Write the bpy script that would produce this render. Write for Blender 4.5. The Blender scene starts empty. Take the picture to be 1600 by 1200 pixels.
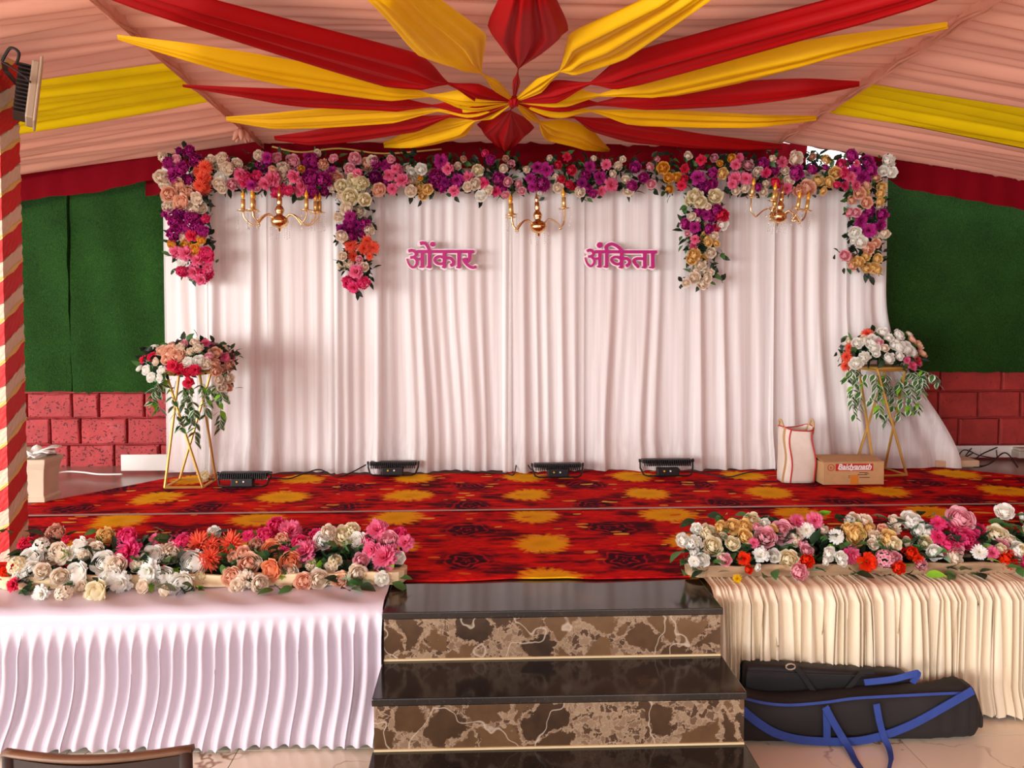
import bpy, bmesh, math, random
from mathutils import Vector, Matrix, Quaternion
rnd = random.Random(7)
sc = bpy.context.scene
COL = sc.collection

# ------------------------------------------------------------------ camera
H = 1.57; S = 0.49                      # eye height, stage height
FPX, PCX, PCY = 1200.0, 800.0, 527.0    # focal length in pixels, optical centre in the 1600x1200 frame
YAW = math.radians(2.1); PIT = math.radians(2.0)
cd = bpy.data.cameras.new('camera'); cam = bpy.data.objects.new('camera', cd); COL.objects.link(cam)
cd.sensor_width = 36; cd.lens = 36 * FPX / 1600
cd.shift_y = (PCY - 600) / 1600
cd.clip_start = 0.05
cam.location = (0, 0, H); cam.rotation_euler = (math.pi / 2 - PIT, 0, -YAW)
sc.camera = cam

# ------------------------------------------------------------------ world, light, exposure
w = bpy.data.worlds.new('world'); sc.world = w; w.use_nodes = True
wn = w.node_tree.nodes; wl = w.node_tree.links
wn['Background'].inputs[0].default_value = (0.95, 0.97, 1.0, 1)
wn['Background'].inputs[1].default_value = 1.55
def area(name, loc, target, size, power, color=(1, 1, 1), sy=None):
    d = bpy.data.lights.new(name, 'AREA'); d.energy = power; d.color = color
    d.shape = 'RECTANGLE'; d.size = size; d.size_y = sy or size
    o = bpy.data.objects.new(name, d); COL.objects.link(o); o.location = loc
    o.rotation_euler = (Vector(target) - Vector(loc)).to_track_quat('-Z', 'Y').to_euler()
    return o
area('daylight_open_front', (-10.5, -6.0, 1.9), (0.2, 5.0, 1.5), 12.0, 1750, (1, 0.985, 0.96), 3.6)
sc.view_settings.view_transform = 'Standard'; sc.view_settings.look = 'None'
sc.view_settings.gamma = 1.0; sc.view_settings.use_curve_mapping = False
sc.view_settings.exposure = 0.35

# ------------------------------------------------------------------ geometry of the place from the photograph
FW = Vector((math.sin(YAW) * math.cos(PIT), math.cos(YAW) * math.cos(PIT), -math.sin(PIT)))
RT = Vector((math.cos(YAW), -math.sin(YAW), 0)); UP = RT.cross(FW); EYE = Vector((0, 0, H))
def ray(x, y): return FW + RT * ((x - PCX) / FPX) - UP * ((y - PCY) / FPX)
def onZ(x, y, z=S): d = ray(x, y); return EYE + d * ((z - H) / d.z)
def onY(x, y, Y): d = ray(x, y); return EYE + d * (Y / d.y)
def ceil_z(Y): return 2.685 + 0.035 * (5.0 - Y)
def onC(x, y, drop=0.05):
    d = ray(x, y); t = (2.685 + 0.175 - drop - H) / (d.z + 0.035 * d.y)
    return EYE + d * t

# ------------------------------------------------------------------ helpers
def lin(c):
    def f(v):
        v /= 255.0
        return v / 12.92 if v <= 0.04045 else ((v + 0.055) / 1.055) ** 2.4
    return (f(c[0]), f(c[1]), f(c[2]), 1)

class NT:
    def __init__(s, name):
        s.m = bpy.data.materials.new(name); s.m.use_nodes = True
        s.t = s.m.node_tree; s.n = s.t.nodes; s.b = s.n['Principled BSDF']; s.out = s.n['Material Output']
    def add(s, typ, **kw):
        n = s.n.new(typ)
        for k, v in kw.items():
            if k.startswith('i_'):
                key = k[2:]; key = int(key) if key.isdigit() else key.replace('_', ' ')
                n.inputs[key].default_value = v
            else: setattr(n, k, v)
        return n
    def link(s, a, b): s.t.links.new(a, b)
    def math(s, op, a, b=None, c=None, clamp=False):
        n = s.n.new('ShaderNodeMath'); n.operation = op; n.use_clamp = clamp
        for i, v in enumerate((a, b, c)):
            if v is None: continue
            if isinstance(v, (int, float)): n.inputs[i].default_value = v
            else: s.link(v, n.inputs[i])
        return n.outputs[0]
    def mix(s, fac, a, b):
        n = s.n.new('ShaderNodeMix'); n.data_type = 'RGBA'
        for idx, v in ((0, fac), (6, a), (7, b)):
            if isinstance(v, (int, float)): n.inputs[idx].default_value = v
            elif isinstance(v, tuple): n.inputs[idx].default_value = v
            else: s.link(v, n.inputs[idx])
        return n.outputs[2]
    def ramp(s, fac, stops, interp='LINEAR'):
        n = s.n.new('ShaderNodeValToRGB'); n.color_ramp.interpolation = interp
        e = n.color_ramp.elements
        while len(e) < len(stops): e.new(0.5)
        for i, (p, c) in enumerate(stops): e[i].position = p; e[i].color = c
        s.link(fac, n.inputs[0]); return n.outputs[0]
    def coord(s, which='Object'): return s.n.new('ShaderNodeTexCoord').outputs[which]
    def mapping(s, vec, scale=(1, 1, 1), loc=(0, 0, 0), rot=(0, 0, 0)):
        n = s.n.new('ShaderNodeMapping'); s.link(vec, n.inputs[0])
        n.inputs[1].default_value = loc; n.inputs[2].default_value = rot; n.inputs[3].default_value = scale
        return n.outputs[0]
    def noise(s, vec, scale, detail=3, rough=0.5):
        n = s.n.new('ShaderNodeTexNoise'); s.link(vec, n.inputs['Vector'])
        n.inputs['Scale'].default_value = scale; n.inputs['Detail'].default_value = detail; n.inputs['Roughness'].default_value = rough
        return n.outputs[0]
    def bump(s, h, strength=0.3, dist=0.01):
        n = s.n.new('ShaderNodeBump'); n.inputs['Strength'].default_value = strength; n.inputs['Distance'].default_value = dist
        s.link(h, n.inputs['Height']); s.link(n.outputs[0], s.b.inputs['Normal']); return n
    def base(s, col=None, rough=None, metal=None, spec=None, sheen=None, coat=None):
        if col is not None:
            if isinstance(col, tuple): s.b.inputs['Base Color'].default_value = col
            else: s.link(col, s.b.inputs['Base Color'])
        if rough is not None: s.b.inputs['Roughness'].default_value = rough
        if metal is not None: s.b.inputs['Metallic'].default_value = metal
        if spec is not None: s.b.inputs['Specular IOR Level'].default_value = spec
        if sheen is not None: s.b.inputs['Sheen Weight'].default_value = sheen
        if coat is not None: s.b.inputs['Coat Weight'].default_value = coat
        return s

def plain(name, rgb, rough=0.6, metal=0.0, spec=0.5, var=0.0, scale=8.0, bump=0.0, sheen=0.0, coat=0.0):
    t = NT(name); c = lin(rgb)
    if var or bump:
        co = t.coord(); nz = t.noise(co, scale, 4)
        if var:
            d = tuple(max(0, v * (1 - var)) for v in c[:3]) + (1,); l = tuple(min(1, v * (1 + var)) for v in c[:3]) + (1,)
            t.base(t.ramp(nz, [(0.3, d), (0.7, l)]))
        else: t.base(c)
        if bump: t.bump(nz, bump, 0.01)
    else: t.base(c)
    t.base(None, rough, metal, spec, sheen, coat)
    return t.m

def cloth(name, rgb, rough=0.75, translucent=0.0, weave=400, sheen=0.0, stretch=(1, 1, 1), var=0.05, transparent=0.0, spec=0.3):
    t = NT(name); c = lin(rgb); co = t.mapping(t.coord(), stretch)
    nz = t.noise(co, 6, 4); d = tuple(v * (1 - var) for v in c[:3]) + (1,); l = tuple(min(1, v * (1 + var)) for v in c[:3]) + (1,)
    colr = t.ramp(nz, [(0.3, d), (0.7, l)])
    t.base(colr, rough, 0, spec, sheen)
    t.bump(t.noise(t.coord(), weave, 2), 0.08, 0.002)
    sh = t.b.outputs[0]
    if translucent:
        tr = t.add('ShaderNodeBsdfTranslucent'); t.link(colr, tr.inputs[0])
        m = t.add('ShaderNodeMixShader', i_0=translucent); t.link(sh, m.inputs[1]); t.link(tr.outputs[0], m.inputs[2]); sh = m.outputs[0]
    if transparent:
        tp = t.add('ShaderNodeBsdfTransparent')
        m = t.add('ShaderNodeMixShader', i_0=transparent)
        st = t.noise(t.mapping(t.coord(), (1, 1, 0.02)), 14, 3, 0.6)
        f = t.n.new('ShaderNodeMapRange'); t.link(st, f.inputs[0])
        f.inputs[1].default_value = 0.35; f.inputs[2].default_value = 0.65; f.inputs[3].default_value = transparent * 1.7; f.inputs[4].default_value = transparent * 0.3
        t.link(f.outputs[0], m.inputs[0]); t.link(sh, m.inputs[1]); t.link(tp.outputs[0], m.inputs[2]); sh = m.outputs[0]
    t.link(sh, t.out.inputs[0])
    return t.m

class MB:
    """collects faces for ONE mesh"""
    def __init__(s): s.v = []; s.f = []; s.mi = []; s.tip = None
    def quadgrid(s, rows, mi=0, closed=False):
        o = len(s.v); n = len(rows[0])
        for r in rows: s.v.extend([tuple(p) for p in r])
        for i in range(len(rows) - 1):
            for j in range(n if closed else n - 1):
                k = (j + 1) % n
                s.f.append((o + i * n + j, o + i * n + k, o + (i + 1) * n + k, o + (i + 1) * n + j)); s.mi.append(mi)
    def box(s, c, sz, mi=0, rot=None, taper=1.0):
        o = len(s.v)
        for dz in (-1, 1):
            k = taper if dz > 0 else 1
            for dx, dy in ((-1, -1), (1, -1), (1, 1), (-1, 1)):
                p = Vector((dx * sz[0] / 2 * k, dy * sz[1] / 2 * k, dz * sz[2] / 2))
                if rot is not None: p = rot @ p
                s.v.append(tuple(p + Vector(c)))
        for q in ((3, 2, 1, 0), (4, 5, 6, 7), (0, 1, 5, 4), (1, 2, 6, 5), (2, 3, 7, 6), (3, 0, 4, 7)):
            s.f.append(tuple(o + i for i in q)); s.mi.append(mi)
    def tube(s, pts, r, n=8, mi=0, cap=True):
        pts = [Vector(p) for p in pts]; rows = []; up = None
        rs = r if isinstance(r, (list, tuple)) else [r] * len(pts)
        for i, p in enumerate(pts):
            d = (pts[min(i + 1, len(pts) - 1)] - pts[max(i - 1, 0)]).normalized()
            if up is None: up = d.orthogonal().normalized()
            up = (up - d * up.dot(d))
            up = up.normalized() if up.length > 1e-6 else d.orthogonal().normalized()
            b = d.cross(up)
            rows.append([p + (up * math.cos(a) + b * math.sin(a)) * rs[i] for a in [2 * math.pi * k / n for k in range(n)]])
        o = len(s.v); s.quadgrid(rows, mi, True)
        if cap:
            s.f.append(tuple(o + k for k in reversed(range(n)))); s.mi.append(mi)
            e = o + (len(pts) - 1) * n; s.f.append(tuple(e + k for k in range(n))); s.mi.append(mi)
    def lathe(s, prof, c=(0, 0, 0), n=16, mi=0):
        rows = [[(c[0] + r * math.cos(2 * math.pi * k / n), c[1] + r * math.sin(2 * math.pi * k / n), c[2] + z) for k in range(n)] for r, z in prof]
        s.quadgrid(rows, mi, True)
    def strap(s, pts, wid, th=0.003, up=None, mi=0):
        """flat band along pts; wid = width vector or scalar (then across = dir x up)"""
        rows = []
        pts = [Vector(p) for p in pts]
        for i, p in enumerate(pts):
            d = (pts[min(i + 1, len(pts) - 1)] - pts[max(i - 1, 0)]).normalized()
            nrm = Vector(up) if up is not None else Vector((0, -1, 0))
            nrm = (nrm - d * nrm.dot(d)).normalized(); ac = d.cross(nrm).normalized()
            a = ac * (wid / 2); b = nrm * (th / 2)
            rows.append([p - a - b, p + a - b, p + a + b, p - a + b])
        o = len(s.v); s.quadgrid(rows, mi, True)
        s.f.append((o, o + 1, o + 2, o + 3)); s.mi.append(mi); e = o + 4 * (len(pts) - 1); s.f.append((e + 3, e + 2, e + 1, e)); s.mi.append(mi)
    def mesh(s, name, mats, smooth=False):
        me = bpy.data.meshes.new(name); me.from_pydata(s.v, [], s.f)
        for m in (mats if isinstance(mats, (list, tuple)) else [mats]): me.materials.append(m)
        if any(s.mi): me.polygons.foreach_set('material_index', s.mi)
        if smooth: me.polygons.foreach_set('use_smooth', [True] * len(me.polygons))
        if s.tip is not None:
            a = me.attributes.new('tip', 'FLOAT', 'POINT'); a.data.foreach_set('value', s.tip)
        me.update(); return me
    def build(s, name, mats, parent=None, smooth=False, loc=None, fix=True):
        me = s.mesh(name, mats, smooth)
        if fix:
            bm = bmesh.new(); bm.from_mesh(me); bmesh.ops.recalc_face_normals(bm, faces=bm.faces); bm.to_mesh(me); bm.free()
        return place(name, me, parent, loc)

def place(name, me, parent=None, loc=None, rot=None, scale=None):
    o = bpy.data.objects.new(name, me); COL.objects.link(o)
    if parent is not None: o.parent = parent
    if loc is not None: o.location = loc
    if rot is not None: o.rotation_mode = 'QUATERNION'; o.rotation_quaternion = rot
    if scale is not None: o.scale = scale if hasattr(scale, '__len__') else (scale,) * 3
    return o
def thing(name, label, cat, loc=(0, 0, 0), group=None, rz=0):
    o = bpy.data.objects.new(name, None); COL.objects.link(o); o.location = loc; o.rotation_euler = (0, 0, rz)
    o.empty_display_size = 0.1
    return tag(o, label, cat, group)
def tag(o, label, cat, group=None, kind=None):
    if label: o['label'] = label
    if cat: o['category'] = cat
    if group: o['group'] = group
    if kind: o['kind'] = kind
    return o
def struct(o, label=None):
    o['kind'] = 'structure'
    if label: o['label'] = label
    return o
def bevel(o, wdt=0.004, seg=2):
    m = o.modifiers.new('bevel', 'BEVEL'); m.width = wdt; m.segments = seg; m.limit_method = 'ANGLE'; return o
def catmull(P, n=8, k_=1.0):
    P = [Vector(p) for p in P]; out = []
    for i in range(len(P) - 1):
        p0 = P[max(i - 1, 0)]; p1 = P[i]; p2 = P[i + 1]; p3 = P[min(i + 2, len(P) - 1)]
        for k in range(n):
            t = k / n
            m1 = (p2 - p0) * .5 * k_; m2 = (p3 - p1) * .5 * k_; t2 = t * t; t3 = t2 * t
            tt = t if k_ == 1.0 else None
            if k_ == 1.0: out.append(p1 * (2 * t3 - 3 * t2 + 1) + m1 * (t3 - 2 * t2 + t) + p2 * (3 * t2 - 2 * t3) + m2 * (t3 - t2))
            else: out.append((p1 * (2 * t3 - 3 * t2 + 1) + m1 / k_ * (t3 - 2 * t2 + t) + p2 * (3 * t2 - 2 * t3) + m2 / k_ * (t3 - t2)) * k_ + p1.lerp(p2, t) * (1 - k_))
    out.append(P[-1]); return out
def sstep(a, b, x):
    t = max(0, min(1, (x - a) / (b - a))); return t * t * (3 - 2 * t)

# ------------------------------------------------------------------ materials
M = {}
M['peach'] = cloth('peach_cloth', (222, 160, 138), 0.9, 0.10, spec=0.1, stretch=(0.3, 3, 1), var=0.06)
M['ceil_yellow'] = cloth('yellow_cloth', (222, 190, 10), 0.9, 0.10, var=0.05, spec=0.1)
M['ceil_maroon'] = cloth('maroon_cloth', (120, 4, 20), 0.9, 0.05, spec=0.1)
M['rib_red'] = cloth('red_satin', (170, 4, 10), 0.6, 0.08, var=0.04, spec=0.2)
M['rib_yellow'] = cloth('golden_yellow_satin', (244, 188, 10), 0.6, 0.08, var=0.04, spec=0.2)
M['sheer'] = cloth('white_sheer', (252, 250, 249), 0.9, 0.2, stretch=(1, 1, 0.1), var=0.02, transparent=0.22, spec=0.1)
M['pink_lining'] = cloth('pink_lining', (242, 208, 202), 0.9, 0.1, stretch=(1, 1, 0.05), var=0.05, spec=0.1)
M['satin_white'] = cloth('white_satin', (208, 196, 207), 0.36, 0.0, stretch=(1, 1, 0.1), var=0.02, spec=0.5)
M['cream_cloth'] = cloth('cream_cloth', (230, 213, 186), 0.6, 0.0, stretch=(1, 1, 0.1), var=0.03, spec=0.4)
M['gold'] = plain('gold_metal', (206, 164, 84), 0.4, 0.6, var=0.06)
M['brass'] = plain('polished_brass', (228, 186, 130), 0.18, 1.0)
M['candle'] = plain('gold_candle_tube', (240, 196, 120), 0.3, 0.7)
M['bulb'] = plain('amber_bulb', (236, 166, 40), 0.15, 0.2, coat=0.4)
M['black_plastic'] = plain('black_plastic', (22, 22, 24), 0.45, var=0.1)
M['white_plastic'] = plain('white_plastic', (235, 232, 226), 0.5)
M['yellow_dot'] = plain('amber_plastic', (240, 180, 30), 0.4)
M['cable'] = plain('black_cable', (28, 22, 22), 0.6)
M['kraft'] = plain('kraft_card', (196, 154, 108), 0.85, var=0.05, scale=30, bump=0.1)
M['red_print'] = plain('red_print', (190, 38, 30), 0.7)
M['orange_tape'] = plain('orange_tape', (214, 128, 40), 0.5)
M['sack'] = plain('woven_sack', (228, 214, 200), 0.7, var=0.06, scale=14, bump=0.25)
M['red_trim'] = plain('red_piping', (196, 40, 48), 0.7)
M['tan_trim'] = plain('tan_webbing', (196, 160, 110), 0.8)
M['bag_black'] = plain('black_canvas', (30, 26, 25), 0.8, var=0.25, scale=5, bump=0.25)
M['bag_nylon'] = plain('black_nylon', (20, 19, 20), 0.55, var=0.2, scale=6, bump=0.3)
M['blue_web'] = plain('blue_webbing', (42, 66, 140), 0.75, var=0.1, scale=30)
M['wood_post'] = plain('brown_wood', (120, 66, 40), 0.7, var=0.2)
M['chair_wood'] = plain('dark_brown_wood', (48, 33, 28), 0.35, var=0.3, scale=4)
M['chair_trim'] = plain('worn_brown_wood', (120, 82, 56), 0.45, var=0.25, scale=10)
M['urn'] = plain('cream_stone', (206, 186, 160), 0.7, var=0.06)
M['urn_leaf'] = plain('white_plaster', (238, 236, 230), 0.6, var=0.04)
M['lamp_body'] = plain('beige_metal', (186, 164, 140), 0.5, 0.2, var=0.08)
M['lamp_fin'] = plain('dark_metal', (60, 48, 46), 0.5, 0.4)
M['concrete'] = plain('pale_concrete', (176, 164, 150), 0.9, var=0.12)
M['board'] = plain('beige_board', (206, 172, 142), 0.8, var=0.08)
M['strip'] = plain('cream_marble_strip', (224, 200, 156), 0.4)
M['tape'] = plain('grey_tape', (178, 140, 132), 0.6, var=0.2, scale=3)
M['white_tile'] = plain('white_glazed_tile', (232, 226, 220), 0.25, var=0.04, scale=3)
M['brown_floor'] = plain('brown_glossy_floor', (150, 116, 106), 0.25, var=0.1, scale=2)
M['flash_gold'] = cloth('gold_brocade', (222, 184, 96), 0.4, spec=0.6)
M['wrap_red'] = cloth('red_wrap', (200, 20, 22), 0.6, spec=0.4)
M['wrap_white'] = cloth('white_wrap', (214, 190, 166), 0.6)
M['crystal'] = NT('crystal').base((1, 1, 1, 1), 0.03).m
M['crystal'].node_tree.nodes['Principled BSDF'].inputs['Transmission Weight'].default_value = 0.75
M['wire'] = plain('dark_wire', (40, 30, 30), 0.6)

def mat_granite():
    t = NT('black_granite'); co = t.coord()
    n1 = t.noise(co, 3, 5, 0.6); n2 = t.noise(co, 120, 2)
    c = t.ramp(n1, [(0.35, lin((24, 20, 18))), (0.62, lin((48, 40, 33))), (0.72, lin((84, 68, 50)))])
    c2 = t.mix(t.ramp(n2, [(0.62, (0, 0, 0, 1)), (0.75, (0.35, 0.35, 0.35, 1))]), c, lin((96, 84, 74)))
    t.base(c2, 0.13, 0, 0.5); return t.m
M['granite'] = mat_granite()
def mat_breccia():
    t = NT('brown_breccia_marble'); co = t.coord()
    nz = t.n.new('ShaderNodeTexNoise'); t.link(co, nz.inputs['Vector']); nz.inputs['Scale'].default_value = 13; nz.inputs['Detail'].default_value = 6; nz.inputs['Roughness'].default_value = 0.65
    off = t.n.new('ShaderNodeVectorMath'); off.operation = 'MULTIPLY_ADD'; t.link(nz.outputs[1], off.inputs[0]); off.inputs[1].default_value = (0.11, 0.11, 0.11); t.link(co, off.inputs[2])
    def vor(scale, feat):
        v = t.add('ShaderNodeTexVoronoi', feature=feat); v.inputs['Scale'].default_value = scale; t.link(off.outputs[0], v.inputs['Vector']); return v
    big = vor(8.5, 'DISTANCE_TO_EDGE'); bigc = vor(8.5, 'F1'); sm = vor(46, 'DISTANCE_TO_EDGE'); smc = vor(46, 'F1')
    sep = t.n.new('ShaderNodeSeparateColor'); t.link(bigc.outputs['Color'], sep.inputs[0])
    sep2 = t.n.new('ShaderNodeSeparateColor'); t.link(smc.outputs['Color'], sep2.inputs[0])
    clast = t.ramp(t.math('ADD', t.math('MULTIPLY', sep.outputs[0], 0.6), t.math('MULTIPLY', t.noise(co, 22, 4), 0.4)), [(0.15, lin((54, 38, 26))), (0.5, lin((88, 62, 40))), (0.85, lin((112, 82, 54)))])
    small = t.ramp(sep2.outputs[0], [(0.2, lin((82, 58, 42))), (0.45, lin((128, 100, 78))), (0.9, lin((150, 124, 98)))])
    matrix = t.mix(t.ramp(sm.outputs['Distance'], [(0.03, (0, 0, 0, 1)), (0.1, (1, 1, 1, 1))]), lin((164, 138, 112)), small)
    isbig = t.math('MULTIPLY', t.ramp(big.outputs['Distance'], [(0.055, (0, 0, 0, 1)), (0.075, (1, 1, 1, 1))]), t.ramp(sep.outputs[1], [(0.28, (0, 0, 0, 1)), (0.30, (1, 1, 1, 1))]))
    c = t.mix(isbig, matrix, clast)
    vein = t.ramp(t.math('ABSOLUTE', t.math('SUBTRACT', t.noise(co, 4.2, 3, 0.45), 0.5)), [(0.002, (0.7, 0.7, 0.7, 1)), (0.007, (0, 0, 0, 1))])
    c = t.mix(vein, c, lin((206, 186, 164)))
    t.base(c, 0.2); return t.m
M['breccia'] = mat_breccia()
def mat_floor_tile():
    t = NT('cream_marble_tile'); co = t.coord('Object')
    geo = t.n.new('ShaderNodeNewGeometry').outputs['Position']
    n1 = t.noise(geo, 1.6, 5, 0.55)
    vein = t.ramp(t.math('ABSOLUTE', t.math('SUBTRACT', n1, 0.5)), [(0.002, (1, 1, 1, 1)), (0.009, (0, 0, 0, 1))])
    br = t.ramp(t.noise(geo, 2.3, 2), [(0.45, (0, 0, 0, 1)), (0.6, (1, 1, 1, 1))])
    base = t.ramp(t.noise(geo, 0.9, 3), [(0.3, lin((230, 218, 192))), (0.7, lin((242, 232, 210)))])
    t.base(t.mix(t.math('MULTIPLY', vein, br), base, lin((150, 110, 82))), 0.12); return t.m
M['floor_tile'] = mat_floor_tile()
def mat_brick(name, rgb, pits):
    t = NT(name); geo = t.n.new('ShaderNodeNewGeometry').outputs['Position']
    v = t.add('ShaderNodeTexVoronoi'); v.inputs['Scale'].default_value = 36; t.link(geo, v.inputs['Vector']); v.inputs['Randomness'].default_value = 1
    sep = t.n.new('ShaderNodeSeparateColor'); t.link(v.outputs['Color'], sep.inputs[0])
    pit = t.ramp(t.noise(t.mapping(geo, (1, 1, 1.25)), 62, 1.5, 0.5), [(0.74 - .16 * pits, (0, 0, 0, 1)), (0.765 - .16 * pits, (1, 1, 1, 1))])
    nz = t.noise(geo, 9, 5)
    c = lin(rgb)
    col = t.ramp(nz, [(0.3, tuple(x * 0.8 for x in c[:3]) + (1,)), (0.7, tuple(min(1, x * 1.15) for x in c[:3]) + (1,))])
    dust = t.ramp(t.noise(geo, 5, 6, 0.7), [(0.6, (0, 0, 0, 1)), (0.72, (0.35, 0.35, 0.35, 1))])
    col = t.mix(dust, col, lin((min(255, rgb[0] + 30), rgb[1] + 45, rgb[2] + 45)))
    t.base(t.mix(pit, col, lin((70, 26, 28))), 0.75)
    h = t.math('SUBTRACT', t.math('MULTIPLY', t.noise(geo, 60, 3), 0.3), pit); t.bump(h, 0.8, 0.012); return t.m
M['brick'] = mat_brick('red_painted_laterite', (172, 54, 56), 0.62)
M['brick_dark'] = mat_brick('brick_red_paint', (158, 46, 40), 0.06)
M['mortar'] = plain('red_painted_mortar', (172, 56, 58), 0.85, var=0.1)
def mat_turf(name, lo, hi):
    t = NT(name); co = t.coord()
    a = t.noise(t.mapping(co, (1, 1, 0.55)), 170, 3, 0.7); b = t.noise(co, 5, 3)
    f = t.math('ADD', t.math('MULTIPLY', a, 0.8), t.math('MULTIPLY', b, 0.2))
    t.base(t.ramp(f, [(0.34, lin(lo)), (0.62, lin(hi)), (0.74, lin((86, 124, 50)))]), 0.8, 0, 0.2)
    t.bump(a, 0.9, 0.02); return t.m
M['turf'] = mat_turf('green_artificial_grass', (14, 46, 8), (42, 90, 22))

def mat_carpet():
    """printed carpet: a lattice of orange-yellow blooms and dark maroon roses on scarlet streaks"""
    t = NT('printed_flower_carpet')
    geo = t.n.new('ShaderNodeNewGeometry').outputs['Position']
    wob = t.n.new('ShaderNodeTexNoise'); t.link(geo, wob.inputs['Vector']); wob.inputs['Scale'].default_value = 5.0; wob.inputs['Detail'].default_value = 2
    vm = t.n.new('ShaderNodeVectorMath'); vm.operation = 'MULTIPLY_ADD'; t.link(wob.outputs[1], vm.inputs[0]); vm.inputs[1].default_value = (0.14, 0.09, 0); t.link(geo, vm.inputs[2])
    sp = t.n.new('ShaderNodeSeparateXYZ'); t.link(vm.outputs[0], sp.inputs[0]); X, Y = sp.outputs[0], sp.outputs[1]
    PX, PY = 0.71, 0.47
    def cell(x0, y0):
        u = t.math('SUBTRACT', t.math('FLOORED_MODULO', t.math('ADD', t.math('SUBTRACT', X, x0), PX / 2 + 50 * PX), PX), PX / 2)
        v = t.math('SUBTRACT', t.math('FLOORED_MODULO', t.math('ADD', t.math('SUBTRACT', Y, y0), PY / 2 + 50 * PY), PY), PY / 2)
        r = t.math('SQRT', t.math('ADD', t.math('MULTIPLY', u, u), t.math('MULTIPLY', v, v)))
        return u, v, r, t.math('ARCTAN2', v, u)
    streak = t.noise(t.mapping(geo, (1, 3.4, 1)), 9, 4, 0.6)
    fine = t.noise(t.mapping(geo, (1, 3.0, 1)), 26, 3, 0.6)
    patch = t.noise(t.mapping(geo, (1, 1.7, 1)), 4.5, 3)
    red = t.ramp(t.math('ADD', t.math('MULTIPLY', streak, 0.55), t.math('MULTIPLY', patch, 0.45)),
                 [(0.37, lin((64, 8, 24))), (0.445, lin((118, 8, 22))), (0.51, lin((190, 12, 18))), (0.6, lin((218, 26, 14))), (0.72, lin((226, 66, 14)))])
    # dark roses
    u, v, r, a = cell(0.33 + 0.355, 3.31)
    ring = t.math('SINE', t.math('ADD', t.math('MULTIPLY', r, 150), t.math('MULTIPLY', t.math('SINE', t.math('MULTIPLY', a, 5)), 1.3)))
    rose = t.ramp(t.math('ADD', t.math('MULTIPLY', ring, 0.3), t.math('MULTIPLY', streak, 0.8)), [(0.25, lin((56, 8, 28))), (0.55, lin((84, 10, 30))), (0.68, lin((170, 18, 34)))])
    edge = t.math('ADD', r, t.math('MULTIPLY', t.math('ADD', t.math('SINE', t.math('MULTIPLY', a, 7)), t.math('MULTIPLY', streak, 5)), 0.02))
    c = t.mix(t.ramp(edge, [(0.13, (1, 1, 1, 1)), (0.21, (0, 0, 0, 1))]), red, rose)
    # second, bright red bloom between
    u3, v3, r3, a3 = cell(0.33 + 0.355, 3.545)
    blob = t.ramp(t.math('ADD', r3, t.math('MULTIPLY', t.math('SINE', t.math('MULTIPLY', a3, 6)), 0.012)), [(0.07, (0.9, 0.9, 0.9, 1)), (0.12, (0, 0, 0, 1))])
    c = t.mix(blob, c, t.ramp(fine, [(0.35, lin((176, 10, 18))), (0.6, lin((226, 26, 18)))]))
    # golden blooms
    u2, v2, r2, a2 = cell(0.33, 3.545)
    pet = t.math('MULTIPLY', t.math('ABSOLUTE', t.math('SINE', t.math('MULTIPLY', a2, 8))), 0.03)
    e2 = t.math('SUBTRACT', t.math('ADD', r2, t.math('MULTIPLY', fine, 0.11)), pet)
    ray_ = t.math('SINE', t.math('MULTIPLY', a2, 26))
    goldc = t.ramp(t.math('ADD', t.math('MULTIPLY', r2, 4.2), t.math('ADD', t.math('MULTIPLY', ray_, 0.08), t.math('MULTIPLY', fine, 0.3))),
                   [(0.2, lin((224, 158, 10))), (0.5, lin((240, 176, 20))), (0.75, lin((238, 136, 14))), (0.95, lin((212, 56, 14)))])
    c = t.mix(t.ramp(e2, [(0.15, (1, 1, 1, 1)), (0.185, (0, 0, 0, 1))]), c, goldc)
    # golden flecks
    fl = t.add('ShaderNodeTexVoronoi'); t.link(t.mapping(vm.outputs[0], (5.2, 13, 1)), fl.inputs['Vector']); fl.inputs['Scale'].default_value = 1.25
    sf = t.n.new('ShaderNodeSeparateColor'); t.link(fl.outputs['Color'], sf.inputs[0])
    fm = t.math('MULTIPLY', t.math('LESS_THAN', fl.outputs['Distance'], 0.24), t.math('GREATER_THAN', sf.outputs[0], 0.5))
    c = t.mix(fm, c, t.ramp(sf.outputs[1], [(0.2, lin((214, 96, 30))), (0.8, lin((232, 176, 70)))]))
    t.base(c, 0.95, 0, 0.08, 0.0)
    t.bump(t.noise(geo, 260, 2), 0.25, 0.004); return t.m
M['carpet'] = mat_carpet()

# ------------------------------------------------------------------ the setting
# floor with tiles
fl = struct(bpy.data.objects.new('floor', None), 'cream marble tiled floor in front of the stage'); COL.objects.link(fl)
b = MB(); b.box((0, -0.5, -0.055), (16, 13.0, 0.09)); b.build('floor_bed', plain('grout', (196, 178, 152), 0.8), fl)
tw = 0.6
tb = MB(); tb.box((0, 0, -0.005), (tw - 0.004, tw - 0.004, 0.010)); tme = tb.mesh('floor_tile', M['floor_tile'])
for i in range(-13, 13):
    for j in range(-11, 5):
        place('floor_tile', tme, fl, (0.02 + tw * i, 0.62 + tw * j, 0))
# stage body
b = MB(); b.box((0.25, 2.90 + 1.5, S / 2 - 0.01), (9.0, 3.0, S - 0.02)); st = b.build('floor_stage', M['brown_floor'])
struct(st, 'raised stage platform with brown glossy top')
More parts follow.
